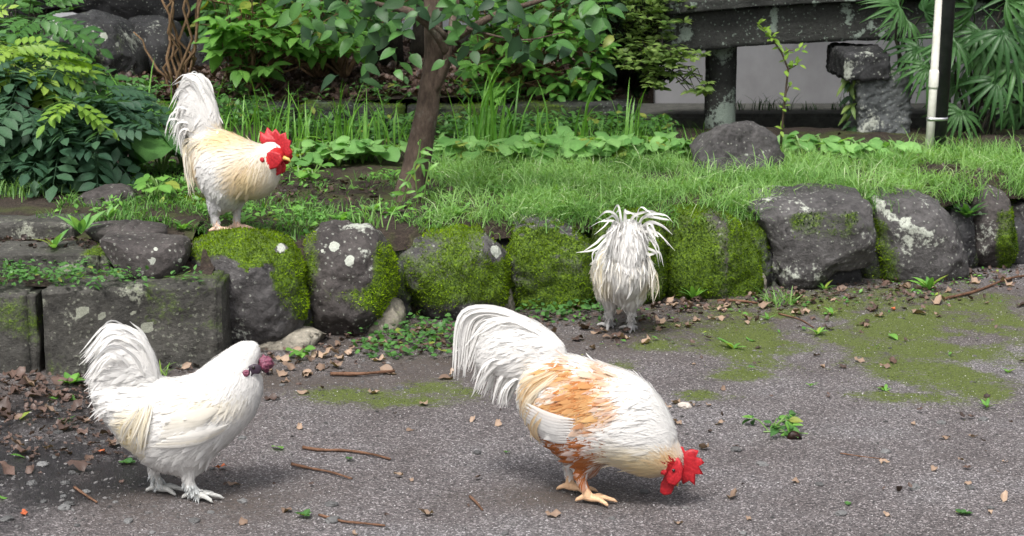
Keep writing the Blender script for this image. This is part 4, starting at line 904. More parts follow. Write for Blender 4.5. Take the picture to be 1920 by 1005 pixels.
r3.plumage(22000, [((515, 285), (495, 290), .02, .006), ((500, 300), (490, 350), .06, .008), ((480, 330), (460, 365), .06, .008), ((460, 280), (420, 300), .06, .010), ((420, 260), (385, 270), .05, .01), ((420, 310), (390, 330), .045, .014), ((375, 290), (368, 340), .06, .008), ((410, 360), (405, 400), .03, .01), ((440, 370), (437, 400), .03, .01), ((510, 340), (495, 368), .045, .008), ((395, 220), (385, 180), .05, .008), ((375, 170), (355, 150), .05, .008), ((355, 175), (342, 205), .05, .008), ((370, 220), (350, 225), .05, .008)], 1.0, 23, .03, skip=lambda v: math.hypot((v[0]-q3((523, 293))[0])/.025, (v[2]-q3((523, 293))[1])/.034) < 1)
r3.plumage(1000, [((500, 300), (490, 350), .06, .014), ((460, 280), (420, 300), .05, .024), ((420, 310), (390, 330), .045, .036), ((375, 290), (368, 340), .06, .02), ((410, 360), (405, 400), .03, .03)], 1.0, 123, .10, skip=lambda v: v[0] > q3((500, 300))[0])
r3.feathers('tail_feather', [[(408, 262), (404, 205), (390, 160), (372, 138)], [(400, 262), (390, 195), (368, 140), (338, 148)], [(395, 262), (378, 190), (352, 150), (332, 185)], [(392, 264), (370, 200), (345, 175), (328, 225)], [(388, 266), (365, 215), (343, 205), (318, 245)], [(384, 268), (362, 228), (345, 225), (335, 268)], [(380, 270), (358, 245), (348, 250), (345, 290)]], 24, .010, TW, .02, .008, 42)
r3.feathers('tail_feather', [[(385, 264), (355, 220), (330, 210), (309, 250)], [(385, 264), (355, 230), (328, 225), (318, 262)], [(382, 264), (352, 235), (338, 240), (326, 275)]], 3, .009, TW, .02, .006, 43)
for sd in (-1, 1): r3.feathers('saddle_feather', [[(385, 258), (352, 275), (358, 330), (366, 376)], [(388, 262), (360, 285), (362, 320), (368, 350)], [(395, 260), (372, 285), (368, 320), (372, 345)], [(380, 256), (350, 265), (352, 300), (358, 342)]], 10, .005, lambda r: lerp3(WHITE, CREAM, r.uniform(.1, .8)), .012, .008, 44+sd, side=sd)
r3.plate('comb', [(496, 278), (487, 264), (487, 246), (496, 251), (501, 238), (510, 248), (517, 241), (525, 252), (536, 248), (538, 260), (546, 264), (543, 276), (549, 284), (543, 296), (534, 292), (528, 282), (515, 276)], .0045, 0, 'comb_red')
for sd in (-1, 1):
    r3.plate('face', [(504, 286), (520, 279), (535, 284), (540, 297), (531, 311), (514, 315), (503, 303)], .005, sd*r3.sy((520, 298), -.001), 'comb_red')
    r3.plate('wattle', [(514, 302), (526, 302), (533, 312), (531, 324), (523, 328), (514, 322), (511, 312)], .005, sd*.016, 'comb_red')
    blob(r3, 'ear_lobe', (505, 295), .0085, 'comb_red', sd*r3.sy((505, 295)), .004, .2, 4); blob(r3, 'eye', (524, 291), .004, 'eye', sd*r3.sy((524, 291), .004), .003, 0)
P = [q3(p) for p in ((532, 296), (541, 299), (545, 304))]
V, Fc = tube([Vector((p[0], 0, p[1])) for p in P], [.0085, .006, .001], 8); link('beak', py_mesh('beak', V, Fc, smooth=True), M['beak'], r3.root)
blob(r3, 'dark_feather', (407, 369), .006, 'face_dark', -.052, .003, .2, 6)
shank_tufts(r3, [dict(y=-.03, hock=(408, 408), foot=(417, 434)), dict(y=.032, hock=(437, 400), foot=(436, 430))], 22, (.75, .66, .58), 45, .012)

# 4 -- shaggy white rooster seen from behind
r4 = Bird('rooster', 'shaggy white rooster seen from behind at the foot of the boulder wall', at_z(1164, 624), math.radians(96), px=False)
def col4(v):
    d = math.hypot((abs(v[1])-.075)/.03, (v[2]-.19)/.07); c = lerp3(lerp3(WHITE, CREAM, .55), WHITE, d-.1)
    return lerp3(lerp3(WHITE, GREYW, .12), c, (v[2]-.08)/.05)
legs4 = [dict(y=-.032, hip=(-.02, .15), hock=(-.02, .082), foot=(.0, .0), turn=0, r=.056), dict(y=.036, hip=(.02, .15), hock=(.02, .082), foot=(.05, .0), turn=0, r=.056)]
r4.body([(-.12, .31), (-.06, .30), (.02, .285), (.09, .27), (.14, .275), (.18, .285), (.21, .275), (.225, .25), (.205, .225), (.19, .20), (.15, .17), (.09, .135), (.04, .115), (-.03, .112), (-.08, .135), (-.13, .17), (-.16, .22), (-.165, .28)], .84, legs4, col4, (.4, .39, .38), lambda v: .072, tail=[(-.07, .28), (-.095, .36), (-.125, .405), (-.155, .40), (-.172, .35), (-.172, .28), (-.14, .25), (-.12, .2), (-.09, .22)], tk=.95)
r4.plumage(24000, [((-.15, .28), (-.17, .22), .035, .013), ((-.12, .2), (-.11, .14), .03, .012), ((-.05, .28), (-.12, .26), .06, .012), ((.1, .28), (.03, .25), .05, .012), ((.1, .2), (.03, .17), .05, .014), ((0, .15), (-.01, .09), .03, .009), ((-.08, .14), (-.07, .09), .04, .011), ((-.12, .39), (-.16, .37), .05, .009), ((-.165, .36), (-.175, .3), .05, .010), ((-.165, .27), (-.16, .2), .035, .012), ((-.1, .33), (-.13, .32), .05, .009)], 1.0, 24, .07)
r4.plumage(4200, [((-.15, .28), (-.17, .22), .05, .02), ((-.12, .2), (-.11, .14), .045, .02), ((-.05, .28), (-.12, .26), .05, .02), ((.1, .2), (.03, .17), .04, .02), ((0, .15), (-.01, .09), .03, .016), ((-.165, .36), (-.175, .3), .05, .016)], 1.0, 124, .17)
rr = random.Random(9)
def curved(b, name, pts3, width, col, seed):
    r = random.Random(seed); P = catmull(pts3, 7); n = len(P); V, Fc, C = [], [], []
    side = Vector((r.uniform(-1, 1), r.uniform(-1, 1), r.uniform(-.4, .4)))
    for i in range(n):
        u = i/(n-1); tg = Vector(P[min(i+1, n-1)]-P[max(i-1, 0)]).normalized(); bd = tg.cross(side).normalized(); wv = width*(.3+.7*min(1, u*4))*max(.03, 1-u**3)**.8*.5; pt = Vector(P[i])
        V += [pt+bd*wv+tg.cross(bd)*wv*.3, pt, pt-bd*wv+tg.cross(bd)*wv*.3]; C += [np.array(col)*.95, col, np.array(col)*.95]
    for i in range(n-1): a = 3*i; Fc += [(a, a+1, a+4, a+3), (a+1, a+2, a+5, a+4)]
    link(name, py_mesh(name, V, Fc, np.clip(np.array(C), 0, 1), True), M['feather'], b.root)
k4 = 0
def thick4(): return rr.uniform(.008, .014)
for (ty, tz, my, mz) in [(-.135, .415, -.055, .42), (-.14, .37, -.06, .395), (-.12, .335, -.055, .375), (-.10, .30, -.05, .345), (-.075, .43, -.03, .43), (.12, .385, .05, .41), (.145, .31, .07, .36), (.125, .28, .065, .335), (.09, .25, .055, .30), (.06, .435, .03, .435), (-.01, .44, .02, .435), (.10, .42, .04, .425), (-.105, .27, -.055, .315)]:
    for j in range(2):
        k4 += 1; e = lambda s=.008: rr.gauss(0, s)
        curved(r4, 'tail_feather', [(-.10, e(), .28), (-.13, my*.45+e(), .345+e()), (-.16+e(), my+e(), mz+e()), (-.18+e(), (my+ty)/2*1.1+e(), (mz+tz)/2+.012+e()), (-.19+e(), ty+e(.012), tz+e(.012))], .011, np.array(WHITE)*rr.uniform(.93, 1.02), k4)
for j in range(44):
    k4 += 1; e = lambda s=.006: rr.gauss(0, s); y = rr.uniform(-.065, .065); dz = rr.uniform(-.03, .06)
    curved(r4, 'tail_feather', [(-.09, y*.6, .27), (-.12, y*.9+e(), .33), (-.15+e(), y+e(), .39-dz*.4+e()), (-.172+e(), y*1.2+e(), .385-dz*.7+e(.012)), (-.182+e(), y*1.5+e(), .345-dz+e(.015))], .012, np.array(WHITE)*rr.uniform(.93, 1.02), k4)
for sd in (-1, 1):
    for j in range(30):
        k4 += 1; e = lambda s=.006: rr.gauss(0, s); uu = rr.uniform(-.13, .0); l = rr.uniform(.10, .16)
        curved(r4, 'saddle_feather', [(uu+.03, sd*.03, .295), (uu+e(), sd*(.075+e()), .265+e()), (uu-.015, sd*(.09+e(.008)), .30-l*.7), (uu-.02, sd*(.088+e(.009)), .285-l)], .006, lerp3(WHITE, CREAM, rr.uniform(.1, .8)), k4)
for j in range(34):
    k4 += 1; e = lambda s=.006: rr.gauss(0, s); y = rr.uniform(-.075, .075); l = rr.uniform(.02, .10)
    curved(r4, 'saddle_feather', [(-.11, y*.8, .30), (-.155+e(), y+e(), .275), (-.175+e(), y*1.1+e(), .27-l*.6), (-.17+e(), y*1.1+e(), .265-l)], .006, lerp3(WHITE, CREAM, rr.uniform(0, .3)), k4)
r4.plate('comb', [(.16, .285), (.165, .31), (.18, .30), (.19, .318), (.205, .302), (.22, .31), (.228, .285), (.215, .27), (.19, .278)], .004, 0, 'comb_red')
for sd in (-1, 1): r4.plate('wattle', [(.20, .245), (.215, .25), (.225, .23), (.218, .212), (.205, .215)], .004, sd*.012, 'comb_red'); blob(r4, 'eye', (.2, .26), .004, 'eye', sd*.022, .003, 0)
V, Fc = tube([Vector((.215, 0, .258)), Vector((.235, 0, .252)), Vector((.245, 0, .245))], [.0085, .006, .001], 8); link('beak', py_mesh('beak', V, Fc, smooth=True), M['beak'], r4.root)
shank_tufts(r4, legs4, 40, (.5, .49, .48), 46, .018)
# ------------------------------------------------------------------ leaf templates (x along the leaf, z its upper side)
def leaf_t(W_=.45, n=5, tip=1.0, base=.5, fold=.18, curl=.25, pet=.12, wav=0.0, heart=False):
    V, Fc, C = [(0, 0, 0)], [], [(.5, 1.1, 0)]
    for i in range(n+1):
        s = i/n; x = pet+(1-pet)*s
        if heart: wd = W_*(max(0, math.sin(math.pi*(s*.82+.18)))**.55)*(1 if s < 1 else 0); xo = -.16*(1-s)**3
        else: wd = W_*(s**base)*((1-s)**tip)*2.0*.5/((base/(base+tip))**base*(tip/(base+tip))**tip)*.5*2
        z = -curl*(s-.25)**2*.9+curl*.05; wv = wav*math.sin(i*2.1)
        V += [(x+(xo if heart else 0), wd*.5, z+fold*wd*.5+wv), (x, 0, z), (x+(xo if heart else 0), -wd*.5, z+fold*wd*.5-wv)]
        C += [(.5, .96, 0), (.5, 1.22, 0), (.5, .96, 0)]
    for i in range(n):
        a = 1+3*i; Fc += [(a, a+1, a+4, a+3), (a+1, a+2, a+5, a+4)]
    V += [(0, .012, 0), (0, -.012, 0), (pet, .012, 0), (pet, -.012, 0)]; C += [(.5, 1.1, 0)]*4; k = len(V); Fc.append((k-4, k-3, k-1, k-2))
    return np.array(V), Fc, np.array(C)
def tri(Fc): 
    o = []
    for f in Fc: o += [(f[0], f[1], f[2]), (f[0], f[2], f[3])]
    return o
LT = {'ovate': leaf_t(.5, 5, .95, .6), 'lance': leaf_t(.28, 5, .9, .6, .15, .35, .03), 'small': leaf_t(.5, 3, .9, .6, .2, .15, .05), 'heart': leaf_t(1.0, 6, heart=True, fold=.14, curl=.3, pet=.06, wav=.02), 'round': leaf_t(.8, 3, .6, .45, .15, .1, .05),
      'dry': leaf_t(.55, 6, .8, .6, .5, -.5, .1, .07), 'dryflat': leaf_t(.5, 6, .9, .6, .2, -.25, .12, .05)}
def compound(kind):
    V, Fc, C = [], [], []
    def add(t, pos, d, up_, s):
        R = np.array(frame(d, up_)); o = len(V); v = (LT[t][0]*s)@R.T+np.array(pos); V.extend(v.tolist()); Fc.extend([tuple(i+o for i in q) for q in LT[t][1]]); C.extend(LT[t][2].tolist())
    if kind == 'pinnate':
        n = 4
        for i in range(n):
            x = .22+.7*i/n; z = -.25*x*x
            for sg in (-1, 1): add('small', (x, 0, z), (.45, sg*.9, -.25), (0, 0, 1), .40*(1-.3*abs(i/n-.4)))
        add('small', (.9, 0, -.22), (1, 0, -.4), (0, 0, 1), .4)
        pts = [(0, 0, 0), (.45, 0, -.05), (.92, 0, -.21)]
    else: # fan palm leaf, folded segments hanging from the hub
        n = 13; hub = (.42, 0, 0)
        for i in range(n):
            a = math.radians(-115+230*i/(n-1)+4*math.sin(i*5.1)); L = .62*(1-.22*abs(a)/2.)*(1+.12*math.sin(i*7.3)); ax = np.array([math.cos(a), math.sin(a)]); o = len(V); w2 = .023
            for k in range(6):
                s = k/5; q = np.array(hub[:2])+ax*L*s; wd = w2*(.35+1.0*math.sin(math.pi*min(1, .2+s*.62)))*(1-s**4*.92); z = .04*s-(.36+.1*math.sin(i*3.7))*s**2.2; nn = np.array([-ax[1], ax[0]])
                for sg, dz in ((1, .010), (0, -.006), (-1, .010)):
                    p = q+nn*wd*sg; V.append([p[0], p[1], z+dz]); C.append((.5, 1.1 if sg == 0 else .97, 0))
            for k in range(5):
                b0 = o+3*k; Fc.extend([(b0, b0+1, b0+4, b0+3), (b0+1, b0+2, b0+5, b0+4)])
        pts = [(0, 0, -.08), (.2, 0, -.02), hub]
    tv, tf = tube(pts, [.009, .007, .005], 4); o = len(V); V.extend([list(q) for q in tv]); C.extend([(.5, 1.0, 0)]*len(tv))
    Fc.extend([tuple(i+o for i in (q if len(q) == 4 else (q[0], q[1], q[2], q[2]))) for q in tf if len(q) == 4])
    return np.array(V), Fc, np.array(C)
LT['pinnate'] = compound('pinnate'); LT['fan'] = compound('fan')
LM = {}
def leaf_mesh(t, mat, var=0):
    k = (t, mat, var)
    if k not in LM:
        v, f, c = LT[t]; v = v.copy(); r = np.random.default_rng(var+5)
        if t[:3] == 'dry': v[:, 2] += .05*np.sin(v[:, 0]*9+var*2)*(1+8*v[:, 1]); v[:, 1] += .07*np.sin(v[:, 0]*5+var)*np.sign(v[:, 1])*(np.abs(v[:, 1]) > .05)
        if var: v[:, 2] += .12*(r.random()-.3)*np.sin(v[:, 0]*3+r.random()*3)*v[:, 0]; v[:, 1] *= r.uniform(.8, 1.15); v[:, 1] += .08*r.normal()*v[:, 0]**2
        me = py_mesh(t+'_leaf', v, f, c, True); me.materials.append(M[mat]); LM[k] = me
    return LM[k]
def leaf_cloud(t, P, T, N, sc, rng, lo=0., hi=1.):
    v, f, c = LT[t]; P = np.asarray(P); k = len(P); r = rng.uniform(lo, hi, k)
    cc = np.stack([r, np.ones(k), np.zeros(k)], 1); V, F_, C = mass(v, tri(f), T, N, P, sc, cc)
    C[:, 1] *= np.tile(c[:, 1], k); return V, F_, C
R = random.Random(21)
def rv(s=1.): return Vector((R.gauss(0, s), R.gauss(0, s), R.gauss(0, s)))
def branch_path(a, c, sag=.0, n=5, wob=.02):
    a, c = Vector(a), Vector(c); L = (c-a).length; out = []
    for i in range(n+1):
        t = i/n; p = a.lerp(c, t); p.z += sag*4*t*(1-t)*L
        if 0 < i < n: p += rv(wob*L)
        out.append(p)
    return out
def shrub(name, base, label, cat, tips, leaf, mat, lsize, per, stemmat='stem', srad=.006, group=None, nobj=300, droop=.3, inner=0, spread=.05, nstems=6, pairs=2, facecam=.15):
    """tips: list of end points; leaves whorled at tips and along the twig"""
    t = thing(name, base, label, cat, group); base = Vector(base); parts = []; cand = []
    hubs = [base+Vector((R.gauss(0, spread), R.gauss(0, spread), 0)) for _ in range(nstems)]
    for tip in tips:
        tip = Vector(tip); h = R.choice(hubs); pth = branch_path(h, tip, .10, 6, .025); L = (tip-h).length
        parts.append(([p-base for p in pth], [srad*(1-.75*i/6) for i in range(7)]))
        d = (pth[-1]-pth[-2]).normalized()
        for k in range(per):
            an = 6.28*k/per+R.random(); s = Vector((math.cos(an), math.sin(an), 0)); ld = (s*.9+d*.5+Vector((0, -facecam, .25-droop*R.random()*1.6))).normalized()
            cand.append((tip-d*R.random()*.02, ld, Vector((0, -.25, 1))+rv(.25), lsize*R.uniform(.65, 1.15)))
        for q in range(pairs):
            i = 5-q if q < 3 else 3; p = pth[i].lerp(pth[i-1], R.random()*.6)
            for sg in (-1, 1):
                s = d.cross(Vector((0, 0, 1))).normalized()*sg; ld = (s+d*.4+rv(.25)+Vector((0, 0, -.3*droop))).normalized(); cand.append((p, ld, Vector((0, -.2, 1))+rv(.2), lsize*R.uniform(.6, 1.1)))
    V, Fc = tubes(parts, 6); link('stems', py_mesh('stems', V, Fc, smooth=True), M[stemmat], t)
    cand.sort(key=lambda c: c[0].y-.35*c[0].z)
    for (p, d, n, s) in cand[:nobj]: put('leaf', leaf_mesh(leaf, mat, R.randrange(5)), None, t, p, d, n, s)
    rest = cand[nobj:]
    if rest:
        rg = np.random.default_rng(len(cand)); v, f, c = leaf_cloud(leaf, [p-base for p, *_ in rest], [d for _, d, *_ in rest], [n for _, _, n, _ in rest], np.array([s for *_, s in rest]), rg)
        link('foliage', np_mesh('foliage', v, f, c), M[mat], t, kind='stuff')
    return t
def ptips(boxes):
    """tip points: (px, py, rx, ry, Y, rY, n) scattered in an ellipse of the picture at depth about Y"""
    o = []
    for (px, py, rx, ry, Y, rY, n) in boxes:
        for _ in range(n):
            a, rr_ = R.random()*6.28, R.random()**.5; o.append(at_y(px+rx*rr_*math.cos(a), py+ry*rr_*math.sin(a), Y+R.uniform(-rY, rY)))
    return o
TZ = lambda p: terr_z(p[0], p[1])
def gbase(px, Y, z=None):
    x = at_y(px, 200, Y).x; return Vector((x, Y, z if z is not None else (bed_z(x, Y) if Y > BED_Y+.1 and x < .55 else terr_z(x, Y))))

# ------------------------------------------------------------------ shrubs
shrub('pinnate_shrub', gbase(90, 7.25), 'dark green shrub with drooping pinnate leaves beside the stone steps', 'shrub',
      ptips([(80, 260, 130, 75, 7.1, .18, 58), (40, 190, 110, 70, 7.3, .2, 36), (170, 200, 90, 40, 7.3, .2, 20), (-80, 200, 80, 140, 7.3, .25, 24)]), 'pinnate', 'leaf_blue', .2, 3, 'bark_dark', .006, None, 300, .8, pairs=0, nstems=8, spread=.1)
shrub('pinnate_shrub', gbase(-60, 7.6), 'yellow-green pinnate sprays arching out over the dark shrub', 'shrub',
      ptips([(60, 90, 60, 50, 7.3, .15, 5), (110, 100, 35, 40, 7.3, .1, 3), (0, 60, 60, 60, 7.4, .2, 4), (140, 195, 20, 8, 6.95, .05, 2)]), 'pinnate', 'leaf_lime', .17, 2, 'green_stem', .004, None, 200, .7, pairs=0, nstems=4)
shrub('pinnate_shrub', gbase(60, 9.3, .45), 'mid green fine-leaved shrub in front of the dark boulder', 'shrub',
      ptips([(60, 110, 100, 80, 8.6, .2, 40), (200, 170, 60, 20, 9.3, .2, 14), (20, 20, 80, 50, 9.4, .2, 16)]), 'pinnate', 'leaf_mid', .2, 2, 'bark_dark', .005, None, 200, .5, pairs=0, nstems=6)
shrub('broadleaf_shrub', gbase(470, 9.5), 'light green broad-leaved shrub with slender brown stems behind the cream rooster', 'shrub',
      ptips([(480, 40, 100, 50, 9.3, .2, 16), (440, 90, 60, 50, 9.3, .15, 9), (560, 60, 80, 60, 9.4, .2, 14), (500, 130, 50, 30, 9.35, .2, 6), (640, 60, 60, 60, 9.5, .2, 10), (520, -50, 160, 50, 9.5, .3, 24)]), 'ovate', 'leaf_light', .112, 5, 'stem', .007, None, 280, .7, pairs=2, nstems=7)
shrub('broadleaf_shrub', gbase(600, 10.1), 'dark broad-leaved shrub leaning behind the light green one', 'shrub',
      ptips([(600, 50, 130, 60, 10., .3, 26), (500, 20, 160, 60, 10.2, .3, 24), (700, 20, 90, 40, 10.2, .3, 14), (560, -60, 200, 60, 10.2, .3, 24)]), 'ovate', 'leaf_mid', .118, 5, 'stem', .009, None, 280, .8, pairs=1, nstems=5)
shrub('broadleaf_shrub', gbase(960, 9.6), 'bushy light green shrub with twiggy brown stems right behind the tree trunk', 'shrub',
      ptips([(1020, 90, 120, 75, 9.25, .2, 46), (940, 150, 80, 50, 9.3, .2, 20), (1080, 150, 60, 45, 9.25, .15, 18), (1000, 20, 130, 40, 9.4, .3, 34), (900, 60, 70, 60, 9.5, .2, 18), (1000, -60, 170, 50, 9.5, .3, 26), (1110, 180, 30, 20, 9.2, .1, 3)]), 'ovate', 'leaf_light', .095, 5, 'stem', .006, None, 300, .7, pairs=1, nstems=16, spread=.12)
shrub('twig_shrub', gbase(1000, 9.8), 'tangle of bare brown twigs inside the light green shrub', 'shrub',
      ptips([(930, 130, 90, 70, 9.6, .15, 30), (1020, 180, 90, 40, 9.5, .15, 26)]), 'ovate', 'leaf_mid', .09, 1, 'stem', .006, None, 100, .7, pairs=0, nstems=16, spread=.14)
shrub('azalea_shrub', gbase(1190, 9.9, .42), 'small-leaved azalea spreading flat sprays beside the stone bridge', 'shrub',
      ptips([(1220, 110, 70, 25, 9.0, .15, 30), (1280, 105, 45, 12, 8.95, .1, 22), (1200, 60, 60, 60, 9.2, .2, 36), (1230, 20, 70, 40, 9.2, .2, 30), (1310, 165, 25, 14, 8.95, .08, 9), (1240, 150, 40, 18, 9., .1, 12), (1180, -40, 120, 50, 9.3, .3, 40)]), 'small', 'leaf_olive', .05, 7, 'bark_dark', .005, None, 300, .2, pairs=2, nstems=6)
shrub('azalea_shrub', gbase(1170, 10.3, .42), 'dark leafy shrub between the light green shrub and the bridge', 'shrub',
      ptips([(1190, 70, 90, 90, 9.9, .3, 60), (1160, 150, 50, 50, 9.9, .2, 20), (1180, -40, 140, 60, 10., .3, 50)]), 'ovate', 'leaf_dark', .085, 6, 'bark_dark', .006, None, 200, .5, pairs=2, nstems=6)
# brown slender stems at the left of the broad-leaved shrub
cn = thing('bare_stems', gbase(335, 9.45), 'clump of bare slender brown stems in front of the dark rocks', 'shrub')
for (tx, ty, bx) in [(275, -30, 330), (290, 0, 335), (310, -40, 338), (345, -40, 340), (360, -30, 345), (400, -40, 350), (385, -20, 348), (318, 60, 340), (250, 60, 330), (420, -40, 352), (330, -40, 333)]:
    a = gbase(bx, 9.45+R.uniform(-.06, .06)); c = at_y(tx, ty, 9.4+R.uniform(-.15, .15)); c.z += .35*(ty < 30)
    pth = branch_path(a, c, 0, 7, .03); V, Fc = tube([p-cn.location for p in pth], [.009*(1-.6*i/7) for i in range(8)], 7); link('stem', py_mesh('stem', V, Fc, smooth=True), M['stem'], cn)
# sapling
sb = at_z(1463, 285, .33); sp_ = thing('sapling', sb, 'thin young sapling with a few tiny leaves behind the grey boulder', 'sapling')
pts = [sb]+[at_y(a, c, sb.y) for a, c in [(1470, 200), (1478, 130), (1466, 100), (1446, 70), (1420, 45)]]
parts = [([p-sb for p in pts], [.006, .005, .0045, .004, .003, .0015])]
side = [[(1478, 130), (1488, 125), (1496, 120)], [(1470, 112), (1478, 95), (1500, 92)], [(1472, 180), (1480, 160)], [(1450, 75), (1462, 85)]]
tw = [at_y(a, c, sb.y) for s in side for a, c in s]
for s in side: q = [at_y(a, c, sb.y)-sb for a, c in s]; parts.append((q, [.0025]*len(q)))
V, Fc = tubes(parts, 6); link('stem', py_mesh('stem', V, Fc, smooth=True), M['bark'], sp_)
for p in tw+[pts[-1], pts[-2], pts[3], pts[4], (pts[4]+pts[5])/2, pts[1], (pts[0]+pts[1])/2]:
    for _ in range(4): put('leaf', leaf_mesh('small', 'leaf_lime', R.randrange(5)), None, sp_, p+rv(.006), rv()+Vector((0, 0, .3)), Vector((0, -.5, 1)), R.uniform(.025, .045))

# ------------------------------------------------------------------ the near tree
tb = at_z(770, 372, .33); Y0 = tb.y
tree = thing('tree', tb, 'tree with a leaning pinkish-brown trunk forking above the lawn', 'tree')
tp = lambda a, c, dy=0: at_y(a, c, Y0+dy)-tb
ctr = [(768, 392), (770, 372), (776, 330), (786, 280), (796, 230), (805, 180), (812, 130), (814, 80), (813, 30), (815, -40)]
wid = [40, 33, 27, 24.5, 22, 21, 20, 18, 17.5, 17]
P = [tp(a, c) for a, c in ctr]; sc_ = (at_y(961, 300, Y0)-at_y(960, 300, Y0)).x
rad = [w*sc_ for w in wid]
top = [P[-1]+Vector((.02*i, .05*i, .22*i)) for i in range(1, 6)]
cu = catmull([tuple(p) for p in P+top], 4); ru = np.interp(np.linspace(0, 1, len(cu)), np.linspace(0, 1, len(P)+5), rad+[.04, .036, .03, .024, .016])
V, Fc = tube([Vector(p) for p in cu], list(ru), 28, .05, 3)
V = [Vector(v)+Vector(v).normalized()*0+Vector((noise.noise(Vector(v)*9), noise.noise(Vector(v)*9+Vector((7, 0, 0))), 0))*.006 for v in V]
link('trunk', py_mesh('trunk', V, Fc, smooth=True), M['bark'], tree)
# stub fork and low branches
def limb(name, pts, r0, r1): 
    cu = catmull([tuple(p) for p in pts], 5); n = len(cu); V, Fc = tube([Vector(p) for p in cu], [r0+(r1-r0)*i/(n-1) for i in range(n)], 12, .1, 5); return link(name, py_mesh(name, V, Fc, smooth=True), M['bark'], tree)
limb('limb', [tp(800, 200, .0), tp(812, 172, -.015), tp(825, 148, -.03), tp(838, 115, -.05), tp(840, 92, -.05), tp(846, 70, -.02), tp(852, 20, .05), tp(870, -60, .1), tp(900, -200, .3)], .02, .012)
limb('limb', [tp(838, 98, -.05), tp(815, 60, -.09), tp(780, 30, -.12), tp(735, 14, -.15), tp(680, 2, -.2), tp(600, -15, -.3)], .018, .006)
limb('limb', [tp(838, 70, -.07), tp(805, 42, -.11), tp(770, 18, -.12), tp(720, 8, -.1)], .012, .005)
limb('limb', [tp(845, 75, -.03), tp(880, 55, -.05), tp(935, 25, -.1), tp(1000, 5, -.15), tp(1080, -20, -.2)], .018, .006)
limb('limb', [tp(850, 45, 0), tp(900, 60, -.1), tp(980, 75, -.15), tp(1060, 60, -.2)], .006, .002)
limb('limb', [tp(814, -60), tp(760, -140, .2), tp(640, -260, .4), tp(520, -330, .6)], .03, .008)
limb('limb', [tp(814, -90), tp(900, -180, .3), tp(1050, -280, .5)], .03, .008)
# low hanging leaves, one object each
low = [(660, 120), (700, 105), (720, 100), (735, 108), (690, 140), (740, 95), (650, 50), (610, 30), (640, 20), (700, 20), (840, 80), (870, 75), (890, 70), (855, 95), (1000, 80), (1010, 90), (1025, 85), (990, 100), (1060, 85), (1080, 110), (1100, 95), (1100, 130), (930, 20), (960, 10), (1000, 12), (1080, 20), (1120, 15), (1100, 5), (1130, 30), (760, 10), (720, 0), (850, 20), (880, 10), (820, 10), (900, 0), (780, 0), (560, 20), (1050, 30)]
low += [(R.uniform(560, 1150), R.uniform(-20, 55)) for _ in range(46)]
for (a, c) in low:
    p0 = at_y(a, c, Y0-.12+R.uniform(-.15, .1))
    for _ in range(2):
        s = R.choice([-1, 1]); put('leaf', leaf_mesh('ovate', 'leaf_mid' if R.random() < .6 else 'leaf_dark', R.randrange(5)), None, tree, p0+rv(.03), Vector((s*R.uniform(.3, 1), R.gauss(-.2, .4), -R.uniform(.1, .9))), Vector((R.gauss(0, .5), -.6, .7))+rv(.2), R.uniform(.06, .105))
def crown(parent, c, rx, ry, rz, n, leaf, mat, size, seed, clumps=26):
    rg = np.random.default_rng(seed); cc = rg.normal(size=(clumps, 3)); cc /= np.linalg.norm(cc, axis=1, keepdims=True); cc *= rg.uniform(.35, 1., (clumps, 1))*np.array([rx, ry, rz])
    k = rg.integers(0, clumps, n); P = cc[k]+rg.normal(size=(n, 3))*np.array([rx, ry, rz])*.17+np.array(c); T = rg.normal(size=(n, 3))+np.array([0, 0, -.4]); N = rg.normal(size=(n, 3))*.6+np.array([0, 0, 1])
    v, f, col = leaf_cloud(leaf, P-np.array(parent.location), T, N, size*rg.uniform(.7, 1.2, n), rg); link('crown', np_mesh('crown', v, f, col), M[mat], parent, kind='stuff')
crown(tree, (tb.x+.1, Y0+.9, 2.3), 1.5, 1.3, .7, 1300, 'small', 'leaf_mid', .13, 3)
# background trees, trunks in view and crowns overhead
def bg_tree(px, Y, r, lean_, label, c, rr_, n, seed, mat='leaf_dark', h=2.6):
    b0 = gbase(px, Y); b0.z -= .03; t = thing('tree', b0, label, 'tree'); pth = [Vector((lean_*z+.02*math.sin(z*3), .03*math.sin(z*2+1), z)) for z in np.linspace(0, h, 14)]
    V, Fc = tube(pth, list(np.linspace(r*1.25, r*.6, 14)), 16, .12, seed); link('trunk', py_mesh('trunk', V, Fc, smooth=True), M['bark_dark'], t)
    crown(t, (b0.x+c[0], b0.y+c[1], c[2]), *rr_, n, 'small', mat, .2, seed, 40); return t
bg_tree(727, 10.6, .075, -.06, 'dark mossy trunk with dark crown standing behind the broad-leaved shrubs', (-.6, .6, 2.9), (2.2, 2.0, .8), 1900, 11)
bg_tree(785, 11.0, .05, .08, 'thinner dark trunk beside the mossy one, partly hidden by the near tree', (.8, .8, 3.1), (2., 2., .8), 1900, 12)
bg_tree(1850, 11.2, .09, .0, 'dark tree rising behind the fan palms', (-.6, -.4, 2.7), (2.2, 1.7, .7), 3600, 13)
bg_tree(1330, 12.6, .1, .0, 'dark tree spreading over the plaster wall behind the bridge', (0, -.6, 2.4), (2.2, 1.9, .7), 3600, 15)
bg_tree(60, 11.8, .1, .05, 'dark tree spreading over the large lichened rocks', (.3, -.7, 2.6), (2.3, 1.9, .8), 1900, 14)
